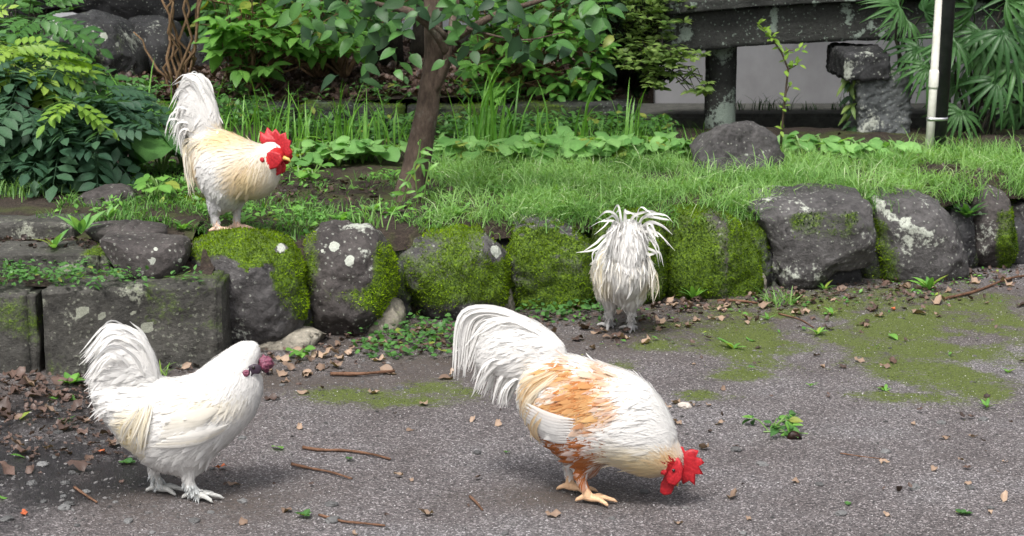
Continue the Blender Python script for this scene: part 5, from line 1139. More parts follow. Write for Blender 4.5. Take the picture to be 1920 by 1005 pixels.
# dense far shrubs closing the view
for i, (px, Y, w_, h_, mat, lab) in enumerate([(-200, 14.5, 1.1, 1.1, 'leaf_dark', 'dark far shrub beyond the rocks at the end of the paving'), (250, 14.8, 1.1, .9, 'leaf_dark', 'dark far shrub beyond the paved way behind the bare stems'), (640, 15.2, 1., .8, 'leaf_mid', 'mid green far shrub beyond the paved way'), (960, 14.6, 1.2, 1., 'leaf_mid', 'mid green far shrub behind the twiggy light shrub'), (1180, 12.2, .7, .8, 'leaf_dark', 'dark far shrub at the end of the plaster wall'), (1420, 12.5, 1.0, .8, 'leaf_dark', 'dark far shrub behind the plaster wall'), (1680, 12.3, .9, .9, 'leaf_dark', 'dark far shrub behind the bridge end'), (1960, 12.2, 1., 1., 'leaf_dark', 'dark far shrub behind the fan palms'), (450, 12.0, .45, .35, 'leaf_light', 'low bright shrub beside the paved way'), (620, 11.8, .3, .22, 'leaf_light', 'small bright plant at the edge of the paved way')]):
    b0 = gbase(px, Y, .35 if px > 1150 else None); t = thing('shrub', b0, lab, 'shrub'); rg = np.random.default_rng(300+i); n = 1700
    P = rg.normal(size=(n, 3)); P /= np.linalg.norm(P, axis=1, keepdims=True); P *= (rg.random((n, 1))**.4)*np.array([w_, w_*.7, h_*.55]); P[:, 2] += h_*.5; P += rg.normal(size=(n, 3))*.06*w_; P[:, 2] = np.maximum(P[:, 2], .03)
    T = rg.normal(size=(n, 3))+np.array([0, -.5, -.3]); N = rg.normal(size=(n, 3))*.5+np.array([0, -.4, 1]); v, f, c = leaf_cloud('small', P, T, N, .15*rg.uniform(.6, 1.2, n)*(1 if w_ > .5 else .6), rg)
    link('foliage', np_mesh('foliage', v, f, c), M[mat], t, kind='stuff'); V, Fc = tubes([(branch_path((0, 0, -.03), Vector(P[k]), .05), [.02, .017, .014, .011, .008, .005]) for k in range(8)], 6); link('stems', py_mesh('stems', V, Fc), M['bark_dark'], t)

# ------------------------------------------------------------------ fan palms behind the pole
def palm(px, Y, fans, label):
    b0 = gbase(px, Y); t = thing('fan_palm', b0, label, 'palm'); parts = []
    for (fx, fy, s, rot) in fans:
        p = at_y(fx, fy, Y+R.uniform(-.15, .1)); st = b0+rv(.05); st.z = b0.z-.02
        parts.append(([q-b0 for q in branch_path(st, p+Vector((0, .1, -.04)), .12, 6, .015)], [.008, .0075, .007, .006, .0055, .005, .005]))
        a = math.radians(rot); d = Vector((math.cos(a)*.8, -.55, math.sin(a)*.8)); put('leaf', leaf_mesh('fan', 'palm', R.randrange(5)), None, t, p-d.normalized()*s*.42, d, Vector((0, -.75, .65)), s)
    V, Fc = tubes(parts, 6); link('stems', py_mesh('stems', V, Fc, smooth=True), M['bark_dark'], t); return t
palm(1690, 9.0, [(1700, 40, .28, 200), (1685, 12, .28, 170), (1722, 90, .32, 235), (1738, 125, .28, 250), (1735, 20, .3, 60), (1690, -30, .3, 150)], 'dark fan palm hanging over the bridge end beside the pole')
palm(1840, 8.95, [(1850, 90, .46, 262), (1835, 60, .4, 230), (1880, 60, .42, 300), (1905, 120, .4, 320), (1800, 150, .32, 240), (1870, 150, .36, 280), (1930, 60, .4, 10), (1820, 10, .4, 120), (1890, 0, .42, 40), (1915, 30, .4, -20), (1800, 210, .28, 240), (1790, 80, .34, 200)], 'dark fan palm with large drooping fans behind the black pole')
palm(1980, 9.3, [(1960, 60, .45, 200), (1990, 130, .45, 220), (1950, 180, .4, 230), (1900, 200, .34, 250), (2040, 80, .45, 300), (1930, -20, .45, 160)], 'dark fan palm at the far end beyond the pole')

# ------------------------------------------------------------------ broad ground-cover leaves
def rosette(name, p, label, cat, group, leaf, mat, n, size, upr=.6, stalk=0.0, spread=1.0, stem='green_stem', seed=None):
    t = thing(name, p, label, cat, group); p = Vector(p); parts = []
    for k in range(n):
        an = 6.283*k/n+R.gauss(0, .35); d = Vector((math.cos(an), math.sin(an), 0)); s = size*R.uniform(.65, 1.15)
        if stalk:
            h = stalk*R.uniform(.5, 1.15); q = p+d*h*.55*spread+Vector((0, 0, h)); parts.append((branch_path(Vector(), q-p, .1, 3, .03), [.003]*4)); put('leaf', leaf_mesh(leaf, mat, R.randrange(5)), None, t, q, d+Vector((0, -.25, -.2+R.gauss(0, .15))), Vector((0, -.25, 1))+rv(.2), s)
        else: put('leaf', leaf_mesh(leaf, mat, R.randrange(5)), None, t, p+Vector((0, 0, .002)), d*spread+Vector((0, 0, upr*R.uniform(.4, 1.3))), Vector((0, 0, 1)), s)
    if parts: V, Fc = tubes(parts, 5); link('stalks', py_mesh('stalks', V, Fc), M[stem], t)
    return t
gp = lambda a, c: (lambda q: Vector((q.x, q.y, terr_z(q.x, q.y))))(at_z(a, c, .33))
for i in range(24):
    a = 570+i*31+R.uniform(-8, 8); 
    if 735 < a < 800: continue
    for j in range(2): rosette('broadleaf_plant', gp(a+R.uniform(-14, 14), 306+8*j-8+R.uniform(-4, 4)), 'low broad pale green leaf plant in the row along the back of the lawn', 'plant', 'broad-leaf plants along the back of the lawn', 'heart', 'leaf_pale', 9, R.uniform(.055, .085), stalk=R.uniform(.06, .1))
for i in range(9):
    rosette('broadleaf_plant', gp(1490+i*24+R.uniform(-8, 8), 284+i*2+R.uniform(-5, 5)), 'low broad pale green leaf plant in front of the pecked stone pillar', 'plant', 'broad-leaf plants before the stone pillar', 'heart', 'leaf_pale', 9, R.uniform(.055, .085), stalk=R.uniform(.06, .1))
rosette('broadleaf_plant', gp(305, 352), 'large glossy heart-leaved plant beside the cream rooster', 'plant', None, 'heart', 'leaf_mid', 12, .17, stalk=.15, spread=.9)
rosette('broadleaf_plant', gp(345, 345), 'large dark heart-leaved plant behind the tail of the cream rooster', 'plant', None, 'heart', 'leaf_mid', 8, .15, stalk=.17, spread=.9)
for q in [(290, 400), (300, 385), (470, 345), (560, 330), (585, 335)]: rosette('broadleaf_plant', gp(*q), 'small fresh green leaf plant on the soil near the cream rooster', 'plant', 'small plants near the cream rooster', 'round', 'leaf_light', 7, .06, stalk=.06)

# ------------------------------------------------------------------ long grass clumps
BV = [(0, -.5, 0), (0, .5, 0), (.3, -.5, .02), (.3, .5, .02), (.6, -.42, .0), (.6, .42, .0), (.85, -.25, -.09), (.85, .25, -.09), (1, 0, -.19)]
BF4 = [(0, 1, 3, 2), (2, 3, 5, 4), (4, 5, 7, 6), (6, 7, 8, 8)]
BT = [(0, 1, 3), (0, 3, 2), (2, 3, 5), (2, 5, 4), (4, 5, 7), (4, 7, 6), (6, 7, 8)]
def blade_cloud(P, L, W_, lean_, rg, base=(0, 0, 0), lo=0, hi=1, bend=1.0):
    k = len(P); an = rg.uniform(0, 6.283, k); T = np.stack([np.cos(an)*lean_*rg.uniform(.1, 1.3, k), np.sin(an)*lean_*rg.uniform(.1, 1.3, k), np.ones(k)], 1); N = np.stack([-np.cos(an), -np.sin(an), np.full(k, .6)], 1)+rg.normal(size=(k, 3))*.4
    l = L*rg.uniform(.45, 1.2, k); sc = np.stack([l, np.full(k, W_)*rg.uniform(.7, 1.3, k), l*2.2*bend*rg.uniform(.2, 1.6, k)], 1)
    cc = np.stack([rg.uniform(lo, hi, k), np.ones(k), np.zeros(k)], 1); return mass(BV, BT, T, N, np.asarray(P)-np.array(base), sc, cc, None)
def clump(name, p, label, group, n, L, W_, lean_=.35, spread=.03, mat='blade', cat='grass clump', bend=.6):
    rg = np.random.default_rng(abs(hash((round(p[0], 3), round(p[1], 3)))) % 99999); p = Vector(p); P = np.array(p)+np.stack([rg.normal(size=n)*spread, rg.normal(size=n)*spread, np.full(n, -.004)], 1)
    v, f, c = blade_cloud(P, L, W_, lean_, rg, p, bend=bend); o = link(name, np_mesh(name, v, f, c), M[mat]); o.location = p; return tag(o, label, cat, group)
for (a, c, n, L) in [(905, 288, 16, .42), (880, 290, 10, .30), (950, 290, 14, .34), (1030, 290, 12, .3), (925, 292, 10, .38), (1090, 288, 8, .34), (1180, 286, 8, .3)]: clump('long_grass', gp(a, c), 'tall arching grass clump behind the pale broad-leaf row', 'tall grass behind the broad-leaf row', n, L, .011, .25, .035)
for i in range(22): clump('long_grass', gp(215+i*26+R.uniform(-9, 9), 292+R.uniform(-14, 6)), 'bright upright grass clump in front of the mossy kerb', 'grass clumps before the mossy kerb', 12, R.uniform(.16, .34), .007, .3, .06)
for i in range(12): clump('long_grass', gp(1060+i*22+R.uniform(-9, 9), 284+R.uniform(-8, 6)), 'thin wispy grass clump in the shade beside the bridge', 'wispy grass beside the bridge', 14, .15, .004, .5, .05)
for i in range(9): clump('long_grass', gp(1770+i*22+R.uniform(-6, 6), 292+R.uniform(-8, 10)), 'soft grass tuft at the foot of the fan palms', 'grass tufts under the fan palms', 40, .10, .004, .6, .06, 'grass')
for i in range(7): clump('long_grass', gp(10+i*18, 385+R.uniform(-12, 10)), 'soft grass tuft above the top stone step', 'grass tufts above the steps', 70, .085, .004, .7, .05, 'grass')
clump('long_grass', at_z(1462, 568), 'fresh grass tuft at the foot of the grey block boulder', None, 60, .075, .004, .8, .03, 'grass')
clump('long_grass', at_z(306, 705), 'thin yellowish tuft at the foot of the kerb block behind the white rooster', None, 9, .07, .004, .8, .01, 'leaf_lime')
clump('long_grass', gp(695, 420), 'stiff grass tuft between two mossy boulders', None, 40, .10, .004, .5, .03, 'grass')

# ------------------------------------------------------------------ lawn and low weeds (stuff)
def in_lawn(px, py):
    if py < (303 if 1470 < px < 1700 else 290) or py > 450: return 0
    if px > 1700: return .9 if (px < 2100 and not (1705 < px < 1800 and 308 < py < 338)) else 0
    lim = 830+(420-py)*.15 if py > 345 else 810
    return sstep(lim-60, lim+60, px)
def scatter(n, x0, x1, y0, y1, dens, seed, zf=terr_z):
    rg = np.random.default_rng(seed); X = rg.uniform(x0, x1, n); Yv = rg.uniform(y0, y1, n); o = []
    for x, y, u in zip(X, Yv, rg.random(n)):
        z = zf(x, y); px, py = to_px(x, y, z)
        if u < dens(px, py, x, y): o.append((x, y, z-.003))
    return np.array(o), rg
P, rg = scatter(150000, -.5, 2.7, 6.5, 8.75, lambda a, c, x, y: in_lawn(a, c)*(1 if y > wall_y(x)+.10 else 0)*(.10+1.0*max(0, .35+1.2*fbm(x*4, y*4, 1.)))*(1-ell([(1235, 334, 62, 9), (1380, 322, 98, 12)], a, c)), 5)
v, f, c = blade_cloud(P, .085, .003, 1.2, rg, bend=1.5); pn = np.array([fbm(p[0]*3, p[1]*3, 4.)+.5*fbm(p[0]*11, p[1]*11, 4.) for p in P]); c[:, 0] = np.clip(c[:, 0]*.55+np.repeat(.25+.75*pn, 9), 0, 1); v[:, 2] += 0
v3, f3, c3 = blade_cloud(P[5::22], .10, .003, 1.2, rg, bend=1.4); o3 = link('lawn_straw', np_mesh('lawn_straw', v3, f3, c3), M['grass_pale']); tag(o3, 'pale straw-coloured blades among the lawn grass', 'grass', kind='stuff')
P2 = P[::14]; v2, f2, c2 = blade_cloud(P2, .14, .0032, .9, rg, bend=1.1, lo=.3); f2 = f2+len(v); v, f, c = np.concatenate([v, v2]), np.concatenate([f, f2]), np.concatenate([c, c2])
tag(link('lawn_grass', np_mesh('lawn_grass', v, f, c), M['grass']), 'soft bright green lawn grass above the boulder wall', 'grass', kind='stuff')
P, rg = scatter(26000, -1.6, .2, 6.3, 7.6, lambda a, c, x, y: (.55*(fbm(x*5, y*5, 8.)+.35 > .28))*(1-.9*ell([(620, 362, 170, 28), (740, 385, 110, 22)], a, c))*(1 if y > wall_y(x)+.16 or x < -1.05 and y > 6.42 else 0)*(1 if a < 830 else .2), 6)
v, f, c = blade_cloud(P, .045, .0035, .9, rg)
tag(link('low_grass', np_mesh('low_grass', v, f, c), M['grass']), 'sparse short grass on the soil around the tree and cream rooster', 'grass', kind='stuff')
def weedbed(name, n, x0, x1, y0, y1, dens, seed, zf, leaf, mat, size, lab, hgt=.035):
    P, rg = scatter(n, x0, x1, y0, y1, dens, seed, zf); k = len(P); P[:, 2] += rg.uniform(.004, hgt, k); T = rg.normal(size=(k, 3))*np.array([1, 1, .35]); N = rg.normal(size=(k, 3))*.3+np.array([0, -.2, 1])
    v, f, c = leaf_cloud(leaf, P, T, N, size*rg.uniform(.6, 1.3, k), rg); tag(link(name, np_mesh(name, v, f, c), M[mat]), lab, 'ground cover', kind='stuff')
weedbed('low_weeds', 9000, -1.6, .3, 6.2, 7.8, lambda a, c, x, y: (.5 if fbm(x*4, y*4, 3.) > .0 else .06)*(1-.75*ell([(620, 362, 170, 28), (740, 385, 110, 22)], a, c))*(1 if (y > wall_y(x)+.26 and x > -1.03) or (y > 6.45 and x <= -1.03) else 0), 8, terr_z, 'small', 'leaf_light', .028, 'low leafy weeds on the soil behind the boulder wall')
weedbed('clover_patch', 2600, -.7, .35, 5.9, 6.8, lambda a, c, x, y: max(ell([(770, 640, 85, 36), (740, 660, 70, 20)], a, c), ell([(1050, 585, 85, 22), (1110, 570, 40, 22)], a, c)*.8), 9, path_z, 'round', 'leaf_mid', .022, 'low round-leaved clover creeping at the foot of the mossy boulders', .05)
weedbed('step_weeds', 2600, -1.9, -.75, 5.72, 6.0, lambda a, c, x, y: ell([(120, 530, 160, 20), (200, 500, 60, 30), (0, 515, 60, 30), (320, 528, 60, 8)], a, c)*(.4+fbm(x*8, y*8, 2.)), 10, lambda x, y: .275, 'small', 'leaf_mid', .024, 'small creeping weeds on the lowest stone step', .05)
weedbed('verge_weeds', 3600, .2, 2.3, 5.6, 7.4, lambda a, c, x, y: (.9 if (y > wall_y(x)-.28 and y < wall_y(x)) else .05)*(fbm(x*6, y*6, 6.) > .12), 12, path_z, 'small', 'leaf_light', .022, 'scattered tiny weeds along the mossy edge of the path', .02)

# single weeds
WG = [((1300, 562), 7, .085), ((1650, 520), 9, .07), ((1742, 545), 8, .085), ((1605, 512), 6, .05), ((1860, 500), 7, .05), ((1545, 545), 6, .05)]
for q, n, s in WG: rosette('weed', at_z(*q), 'leafy green weed with long leaves growing at the foot of the boulder wall', 'weed', 'weeds at the foot of the boulder wall', 'lance', 'leaf_light', n, s, 1.2)
for q, n, s in [((1532, 628), 7, .05), ((1375, 655), 7, .06), ((1560, 590), 6, .04), ((1660, 735), 6, .035), ((1850, 765), 7, .04), ((1520, 725), 6, .03), ((1890, 700), 6, .03), ((1440, 600), 5, .04)]: rosette('weed', at_z(*q), 'small green weed rosette on the mossy side of the path', 'weed', 'weeds on the mossy side of the path', 'lance', 'leaf_light', n, s, .7)
for q, n, s in [((570, 968), 9, .022), ((1805, 965), 9, .022), ((1590, 948), 6, .016), ((240, 870), 8, .024), ((655, 862), 6, .016), ((950, 850), 5, .012)]: rosette('weed', at_z(*q), 'tiny green seedling growing on the open gravel', 'weed', 'seedlings on the gravel', 'round', 'leaf_mid', n, s, .5)
rosette('weed', at_z(132, 722), 'bright green weed with broad leaves by the white rooster tail', 'weed', None, 'ovate', 'leaf_light', 12, .05, .7)
rosette('weed', at_z(560, 672), 'clover-like weed sprig beside the pale mortar footing', 'weed', None, 'round', 'leaf_light', 7, .035, stalk=.03)
for q, z, s, lab in [((102, 468), .33, .08, 'pale upright weed on the middle stone step'), ((152, 440), .375, .11, 'tall pale weed at the end of the top stone step'), ((205, 412), .38, .06, 'thin-leaved weed beside the dark smooth boulder')]: rosette('weed', at_z(q[0], q[1], z), lab, 'weed', None, 'lance', 'leaf_pale', 8, s, 1.3)
for q, s in [((640, 418), .06), ((735, 402), .06), ((455, 418), .05), ((345, 440), .05), ((560, 400), .05), ((860, 400), .05), ((700, 395), .05)]: rosette('weed', gp(*q), 'leafy weed on the soil above the round mossy boulders', 'weed', 'weeds above the mossy boulders', 'ovate', 'leaf_light', 8, s, .8)
for q, s in [((1680, 290), .1), ((1665, 300), .07)]: rosette('weed', gp(*q), 'upright leafy seedling in front of the pecked stone pillar', 'weed', 'seedlings before the stone pillar', 'lance', 'leaf_light', 8, s, 1.8)
rosette('weed', gp(1815, 352), 'bushy dull green herb on the bare soil near the pole', 'weed', None, 'lance', 'leaf_mid', 26, .09, 1.1)
# vine at the tree foot
vn = thing('vine', tb+Vector((.0, -.1, 0)), 'thin leafy vine climbing the foot of the leaning trunk', 'vine')
parts = []
for k in range(4):
    pts = [tp(742+k*17+R.uniform(-8, 8), 385, -.10)+tb, tp(752+k*13+R.uniform(-14, 14), 340, -.11)+tb, tp(770+k*8+R.uniform(-14, 14), 305, -.10)+tb, tp(778+k*8+R.uniform(-12, 12), 262+k*14, -.09)+tb]; cu = catmull([tuple(p) for p in pts], 4); parts.append(([Vector(p)-vn.location for p in cu], [.0025]*len(cu)))
    for p in cu[::2]: 
        for sg in (-1, 1):
          if R.random() < .55: put('leaf', leaf_mesh('lance', 'leaf_light', R.randrange(5)), None, vn, Vector(p), Vector((sg*R.uniform(.2, 1), R.gauss(-.3, .4), R.uniform(-1, .6))), Vector((0, -1, .5))+rv(.4), R.uniform(.025, .06))
V, Fc = tubes(parts, 5); link('stem', py_mesh('stem', V, Fc), M['green_stem'], vn)

# ------------------------------------------------------------------ fallen things
def fallen(name, px, py, z, leaf, mat, s, label, cat, group, n=None, tilt=.25):
    q = at_z(px, py, z); q.z = (path_z(q.x, q.y) if z == 0 else q.z)+s*.06
    an = R.random()*6.28; s = s*1.15; o = put(name, leaf_mesh(leaf, mat, R.randrange(5)), None, None, q, Vector((math.cos(an), math.sin(an), R.gauss(0, tilt))), Vector((R.gauss(0, tilt), R.gauss(0, tilt), R.choice([1, 1, 1, -1]))), s); zm = min((o.matrix_basis @ v.co).z for v in o.data.vertices); o.location.z += q.z-s*.06-zm+.0015; return tag(o, label, cat, group)
def wallpx(px): return float(np.interp(px, [a for a, _ in WL], [c for _, c in WL]))
k = 0
while k < 150: # litter belt along the wall foot
    a = R.uniform(430, 1910); c = wallpx(a)+abs(R.gauss(14, 38))+2
    if c > 760: continue
    fallen('fallen_leaf', a, c, 0, R.choice(['dry', 'dry', 'dryflat']), 'dry_leaf' if R.random() < .6 else 'dry_dark', R.uniform(.028, .06), 'dry brown leaf in the litter along the foot of the boulder wall', 'leaf', 'dry leaves along the wall foot'); k += 1
for _ in range(70): fallen('fallen_leaf', R.uniform(0, 300), 705+abs(R.gauss(45, 55)), 0, R.choice(['dry', 'dryflat']), 'dry_dark', R.uniform(.028, .065), 'dark damp leaf on the wet ground beside the white rooster', 'leaf', 'damp leaves on the wet ground')
for _ in range(48): fallen('fallen_leaf', R.uniform(420, 1900), R.uniform(680, 1000), 0, R.choice(['dry', 'dryflat']), 'dry_leaf', R.uniform(.016, .04), 'small dry leaf lying alone on the open gravel', 'leaf', 'dry leaves on the open gravel')
for q, s in [((1285, 768), .035), ((788, 756), .038), ((1160, 640), .05), ((640, 670), .05), ((1625, 610), .04)]: fallen('fallen_leaf', *q, 0, 'dryflat', 'dry_leaf', s, 'pale tan curled leaf lying on the gravel', 'leaf', 'pale curled leaves', tilt=.1)
for q in [(48, 975), (188, 855), (1675, 580), (365, 820), (398, 880)]: fallen('fallen_leaf', *q, 0, 'dryflat', 'dry_red', .035, 'reddish orange fallen leaf on the damp ground', 'leaf', 'reddish fallen leaves')
for q, s in [((15, 860), .04), ((60, 782), .045), ((105, 790), .05), ((140, 755), .045), ((110, 745), .045), ((532, 848), .05), ((18, 940), .03), ((1665, 632), .05), ((1420, 640), .04)]: fallen('fallen_leaf', *q, 0, 'ovate', 'leaf_light', s, 'fresh green leaf fallen on the ground', 'leaf', 'fresh green fallen leaves', tilt=.12)
make_rock('fallen_leaf', [(1475, 822), (1480, 810), (1492, 808), (1503, 818), (1500, 826), (1485, 826)], at_z(1490, 826).y, .012, M['dry_red'], None, mid(0), e=.9, rough=.08, seed=90, sub=3, dens=0, label='curled rust-brown leaf beside the fallen green sprig', cat='leaf')
lf = bpy.data.objects[-1] if False else None
# fallen leafy sprig
q = at_z(1445, 812); sg_ = thing('fallen_sprig', q, 'fallen sprig with fresh green leaves lying on the gravel', 'sprig')
parts = []
for k in range(9):
    an = R.uniform(0, 6.28); d = Vector((math.cos(an), math.sin(an)*.8, R.uniform(.2, 1.2))).normalized(); p = q+d*R.uniform(.04, .075); parts.append((branch_path(Vector(), p-q, .1, 3, .03), [.0018]*4))
    for j in range(4): put('leaf', leaf_mesh('ovate', 'leaf_mid' if j else 'leaf_light', R.randrange(5)), None, sg_, p, Vector((math.cos(an)+R.gauss(0, .5), math.sin(an)+R.gauss(0, .5), R.gauss(-.3, .3))), Vector((0, -.3, 1))+rv(.3), R.uniform(.03, .05))
parts.append(([Vector((-.02, 0, .004)), Vector((.05, -.01, .006)), Vector((.1, -.02, .004))], [.0025]*3)); V, Fc = tubes(parts, 5); link('stem', py_mesh('stem', V, Fc), M['green_stem'], sg_)
# twigs
def twig(pts, r, label, group=None):
    P = [at_z(a, c) for a, c in pts]; b0 = P[0].copy(); b0.z = path_z(b0.x, b0.y); cu = catmull([(p.x, p.y, path_z(p.x, p.y)+r*.9+R.uniform(0, .004)) for p in P], 5); V, Fc = tube([Vector(p)-b0 for p in cu], [r*R.uniform(.8, 1.15)*(1-.4*i/len(cu)) for i in range(len(cu))], 7)
    o = link('twig', py_mesh('twig', V, Fc, smooth=True), M['twig']); o.location = b0; tag(o, label, 'twig', group)
twig([(568, 843), (600, 846), (650, 848), (700, 855), (732, 861)], .005, 'long reddish-brown twig lying on the gravel between two roosters')
twig([(547, 873), (580, 880), (620, 888), (660, 899)], .0045, 'short brown twig lying just below the reddish one')
twig([(598, 966), (640, 978), (680, 984), (722, 989)], .004, 'dark grey twig beside a flat dark stone')
twig([(881, 930), (892, 945), (905, 958)], .004, 'short curved twig on the open gravel')
twig([(1345, 566), (1380, 567), (1420, 570)], .006, 'thick twig lying under the moss-covered boulder')
twig([(1770, 565), (1830, 552), (1890, 530), (1930, 520)], .006, 'long dark twig below the smooth upright boulder')
twig([(1460, 590), (1500, 600), (1525, 615)], .003, 'thin bent twig on the ground moss')
twig([(620, 706), (680, 708), (740, 702)], .007, 'thick reddish twig in the litter by the clover')
twig([(140, 920), (160, 935), (182, 950)], .004, 'dark wet twig beside the feet of the white rooster')
twig([(1575, 857), (1620, 862), (1660, 868)], .002, 'hair-thin twig on the bare gravel')
# stones on the path
for i in range(60):
    if i == 0: q, s, lab, g_ = (1283, 768), .018, 'pale angular stone near the pecking rooster', None
    elif i == 1: q, s, lab, g_ = (625, 975), .016, 'flat dark stone touching the grey twig', None
    else:
        q = (R.uniform(0, 1910), R.uniform(700, 1003)) if i < 34 else (R.uniform(0, 420), R.uniform(740, 1003)); s = R.uniform(.006, .014); lab, g_ = 'small loose stone scattered on the gravel path', 'loose stones on the path'
    p = at_z(*q); D, Fc = ICO[3]; sv = rv(20); V = [Vector((d[0]*s*1.2, d[1]*s, d[2]*s*.6))*(1+.35*noise.fractal(Vector(d)*1.5+sv, 1., 2., 2)) for d in D]
    o = link('stone', np_mesh('stone', V, Fc, np.tile(np.array([R.uniform(.04, .14)]*3) if i else np.array([.4, .36, .32]), (len(V), 1)), False), M['pebble']); o.location = (p.x, p.y, path_z(p.x, p.y)+s*.2); o.rotation_euler = (0, 0, R.random()*6); tag(o, lab, 'stone', g_)
# gravel grains, litter crumbs, bed litter, path moss (uncountable)
oc_v = [(1, 0, 0), (-1, 0, 0), (0, 1, 0), (0, -1, 0), (0, 0, .7), (0, 0, -.7)]; oc_f = [(0, 2, 4), (2, 1, 4), (1, 3, 4), (3, 0, 4), (2, 0, 5), (1, 2, 5), (3, 1, 5), (0, 3, 5)]
rg = np.random.default_rng(77); n = 60000; D = 4.0+3.3*rg.random(n)**1.25; X = rg.uniform(-1, 1, n)*(D*.30+.05); Pz = [(x, y, path_z(x, y)) for x, y in zip(X, D) if y < wall_y(x)+.05]; P = np.array(Pz); k = len(P); T = rg.normal(size=(k, 3)); N = rg.normal(size=(k, 3)); s = .0010+.0019*rg.random(k)**3
u = rg.random(k); g_ = np.where(u < .55, rg.uniform(.03, .1, k), np.where(u < .86, rg.uniform(.12, .22, k), rg.uniform(.28, .5, k))); C = np.stack([g_, g_*.97, g_*.97], 1)
wetk = np.array([1-.75*min(1, max(0, ell(WET_P, *to_px(p[0], p[1], 0), .7))) for p in P]); C = C*wetk[:, None]; v, f, c = mass(oc_v, oc_f, T, N, P, s, C); link('gravel', np_mesh('gravel', v, f, c, False), M['pebble'], kind='stuff'); tag(bpy.data.objects['gravel'], 'fine grey gravel grains covering the path', 'gravel')
def litter(name, n, x0, x1, y0, y1, dens, seed, zf, size, lab, mt='dry_dark'):
    P, rg = scatter(n, x0, x1, y0, y1, dens, seed, zf); k = len(P); P[:, 2] += .004+rg.uniform(0, .012, k); T = rg.normal(size=(k, 3))*np.array([1, 1, .25]); N = rg.normal(size=(k, 3))*.35+np.array([0, 0, 1]); v, f, c = leaf_cloud('dry', P, T, N, size*rg.uniform(.4, 1.2, k), rg); tag(link(name, np_mesh(name, v, f, c), M[mt]), lab, 'leaf litter', kind='stuff')
litter('leaf_litter', 16000, -2.9, .5, 9.2, 12, lambda a, c, x, y: 1, 31, bed_z, .06, 'brown leaf litter covering the raised bed under the shrubs')
litter('leaf_litter', 2600, -1.5, 2.4, 6.5, 9., lambda a, c, x, y: (ell([(640, 365, 190, 30), (1760, 330, 110, 28), (800, 375, 80, 22), (560, 350, 60, 25), (860, 310, 40, 14)], a, c)+.03)*(y > wall_y(x)+.2), 32, terr_z, .04, 'brown litter on bare soil patches of the terrace')
litter('leaf_litter', 14000, -1.6, 2.2, 4.4, 7.4, lambda a, c, x, y: (.8*math.exp(-((wall_y(x)-y-.1)/.22)**2)+.5*ell([(120, 790, 190, 80)], a, c)+.012)*(y < wall_y(x)+.02), 33, path_z, .026, 'fine crumbs of dry leaves along the foot of the wall')
litter('leaf_litter', 420, -1.6, 2.2, 4.4, 7.4, lambda a, c, x, y: (.9*math.exp(-((wall_y(x)-y-.12)/.2)**2)+.8*ell([(120, 790, 190, 80)], a, c)+.01)*(y < wall_y(x)+.0), 35, path_z, .05, 'heaped dry leaves in the litter along the wall foot', 'dry_leaf')
litter('leaf_litter', 500, -1.9, -1.05, 6.05, 6.22, lambda a, c, x, y: .9, 34, lambda x, y: .325, .03, 'red-brown leaf litter on the middle stone step')
P, rg = scatter(120000, -.6, 2.3, 5.0, 7.3, lambda a, c, x, y: (lambda m: 1 if m > .5 else m*.35)(pcol(x, y)[0])*(y < wall_y(x)), 41, path_z); k = len(P); T = rg.normal(size=(k, 3))*.5+np.array([0, 0, .8]); cl = rg.random(k)
v, f, c = mass(TUFT_V, TUFT_F, T, rg.normal(size=(k, 3)), P, .007*rg.uniform(.5, 1.2, k), np.stack([cl, .9+.2*cl, cl*0], 1)); tag(link('ground_moss', np_mesh('ground_moss', v, f, c), M['ground_moss']), 'thin yellow-green moss spreading over the gravel path', 'moss', kind='stuff')
# small dark weeds on the ledge under the bridge and a fern hanging beside the pecked pillar
for i in range(9):
    q = at_y(1390+i*24+R.uniform(-8, 8), 196, 10.95); q.z = .198; clump('ledge_weed', q, 'small dark weed growing on the ledge below the plaster wall', 'weeds on the ledge', 9, R.uniform(.05, .12), .006, .6, .02, 'leaf_dark', 'weed')
q = at_y(1597, 200, 9.1); fern = thing('fern', Vector((q.x, q.y, .30)), 'yellow-green fern and moss hanging beside the pecked stone pillar', 'fern')
for i in range(34):
    z = R.uniform(.30, .62); put('leaf', leaf_mesh('lance', 'leaf_olive' if i % 3 else 'leaf_dark', R.randrange(5)), None, fern, Vector((q.x+R.uniform(-.03, .02), q.y+R.uniform(-.06, .04), z)), Vector((R.uniform(-1, .2), R.uniform(-.8, .1), -R.uniform(.2, 1.1))), Vector((-.3, -.6, .7)), R.uniform(.05, .1))

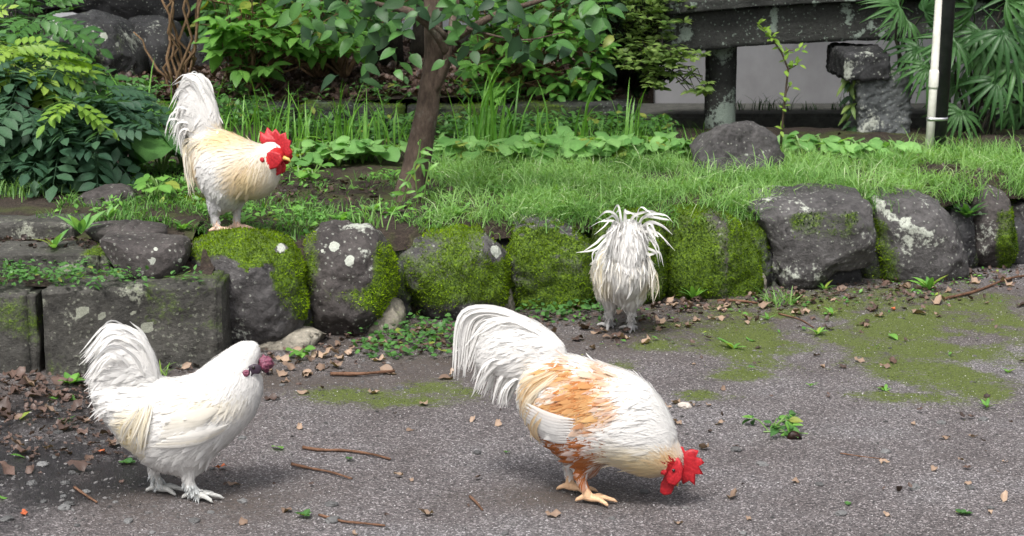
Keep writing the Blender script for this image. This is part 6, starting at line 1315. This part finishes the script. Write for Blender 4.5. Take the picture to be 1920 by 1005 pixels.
weedbed('kerb_weeds', 7000, -2.3, .75, 8.62, 9.04, lambda a, c, x, y: .2+.8*(fbm(x*5, y*5, 12.) > -.05), 51, terr_z, 'small', 'leaf_mid', .04, 'dense low weeds in front of the mossy kerb', .1)

weedbed('kerb_top_weeds', 2600, -2.6, .5, 9.1, 9.5, lambda a, c, x, y: .75*(fbm(x*4, y*4, 22.) > .02), 52, bed_z, 'small', 'leaf_mid', .04, 'small weeds spilling over the top of the mossy kerb', .07)
# coarse grit pressed into the path
D, Fc = ICO[3]; bm = bmesh.new(); bmesh.ops.create_icosphere(bm, subdivisions=1, radius=1); iv = np.array([v.co[:] for v in bm.verts]); jf = np.array([[v.index for v in f.verts] for f in bm.faces]); bm.free()
iv = iv*np.random.default_rng(3).uniform(.7, 1.25, iv.shape)*np.array([1.2, .9, .6])
P, rg = scatter(9000, -1.6, 2.1, 4.2, 7.2, lambda a, c, x, y: (.10+.75*ell([(150, 850, 280, 160), (450, 760, 300, 70)], a, c)+.45*math.exp(-((wall_y(x)-y-.2)/.3)**2))*(y < wall_y(x)), 61, path_z); k = len(P)
an = rg.uniform(0, 6.28, k); T = np.stack([np.cos(an), np.sin(an), rg.normal(size=k)*.2], 1); g_ = rg.uniform(.025, .12, k)*np.where(rg.random(k) < .08, 2.6, 1)
v, f, c = mass(iv, jf, T, np.tile([0, 0, 1.], (k, 1)), P+np.array([0, 0, .003]), .0025+.0055*rg.random(k)**2.2, np.stack([g_, g_*.96, g_*.95], 1))
tag(link('grit', np_mesh('grit', v, f, c, False), M['pebble']), 'coarse dark grit and stone chips lying on the path', 'gravel', kind='stuff')

# overhanging grass tufts along the lip of the terrace above the stones
for i, a in enumerate([1010, 1120, 1180, 1240, 1330, 1400, 1640, 1770, 1785, 1800, 1900, 1915]):
    x = at_y(a, 400, WYp(a)).x; y = wall_y(x)+.13; clump('grass_tuft', (x, y, terr_z(x, y)), 'grass tuft leaning over the top of the boulder wall', 'grass tufts on the wall top', 90, .09, .0035, 1.0, .05, 'grass', 'grass tuft', 1.2)
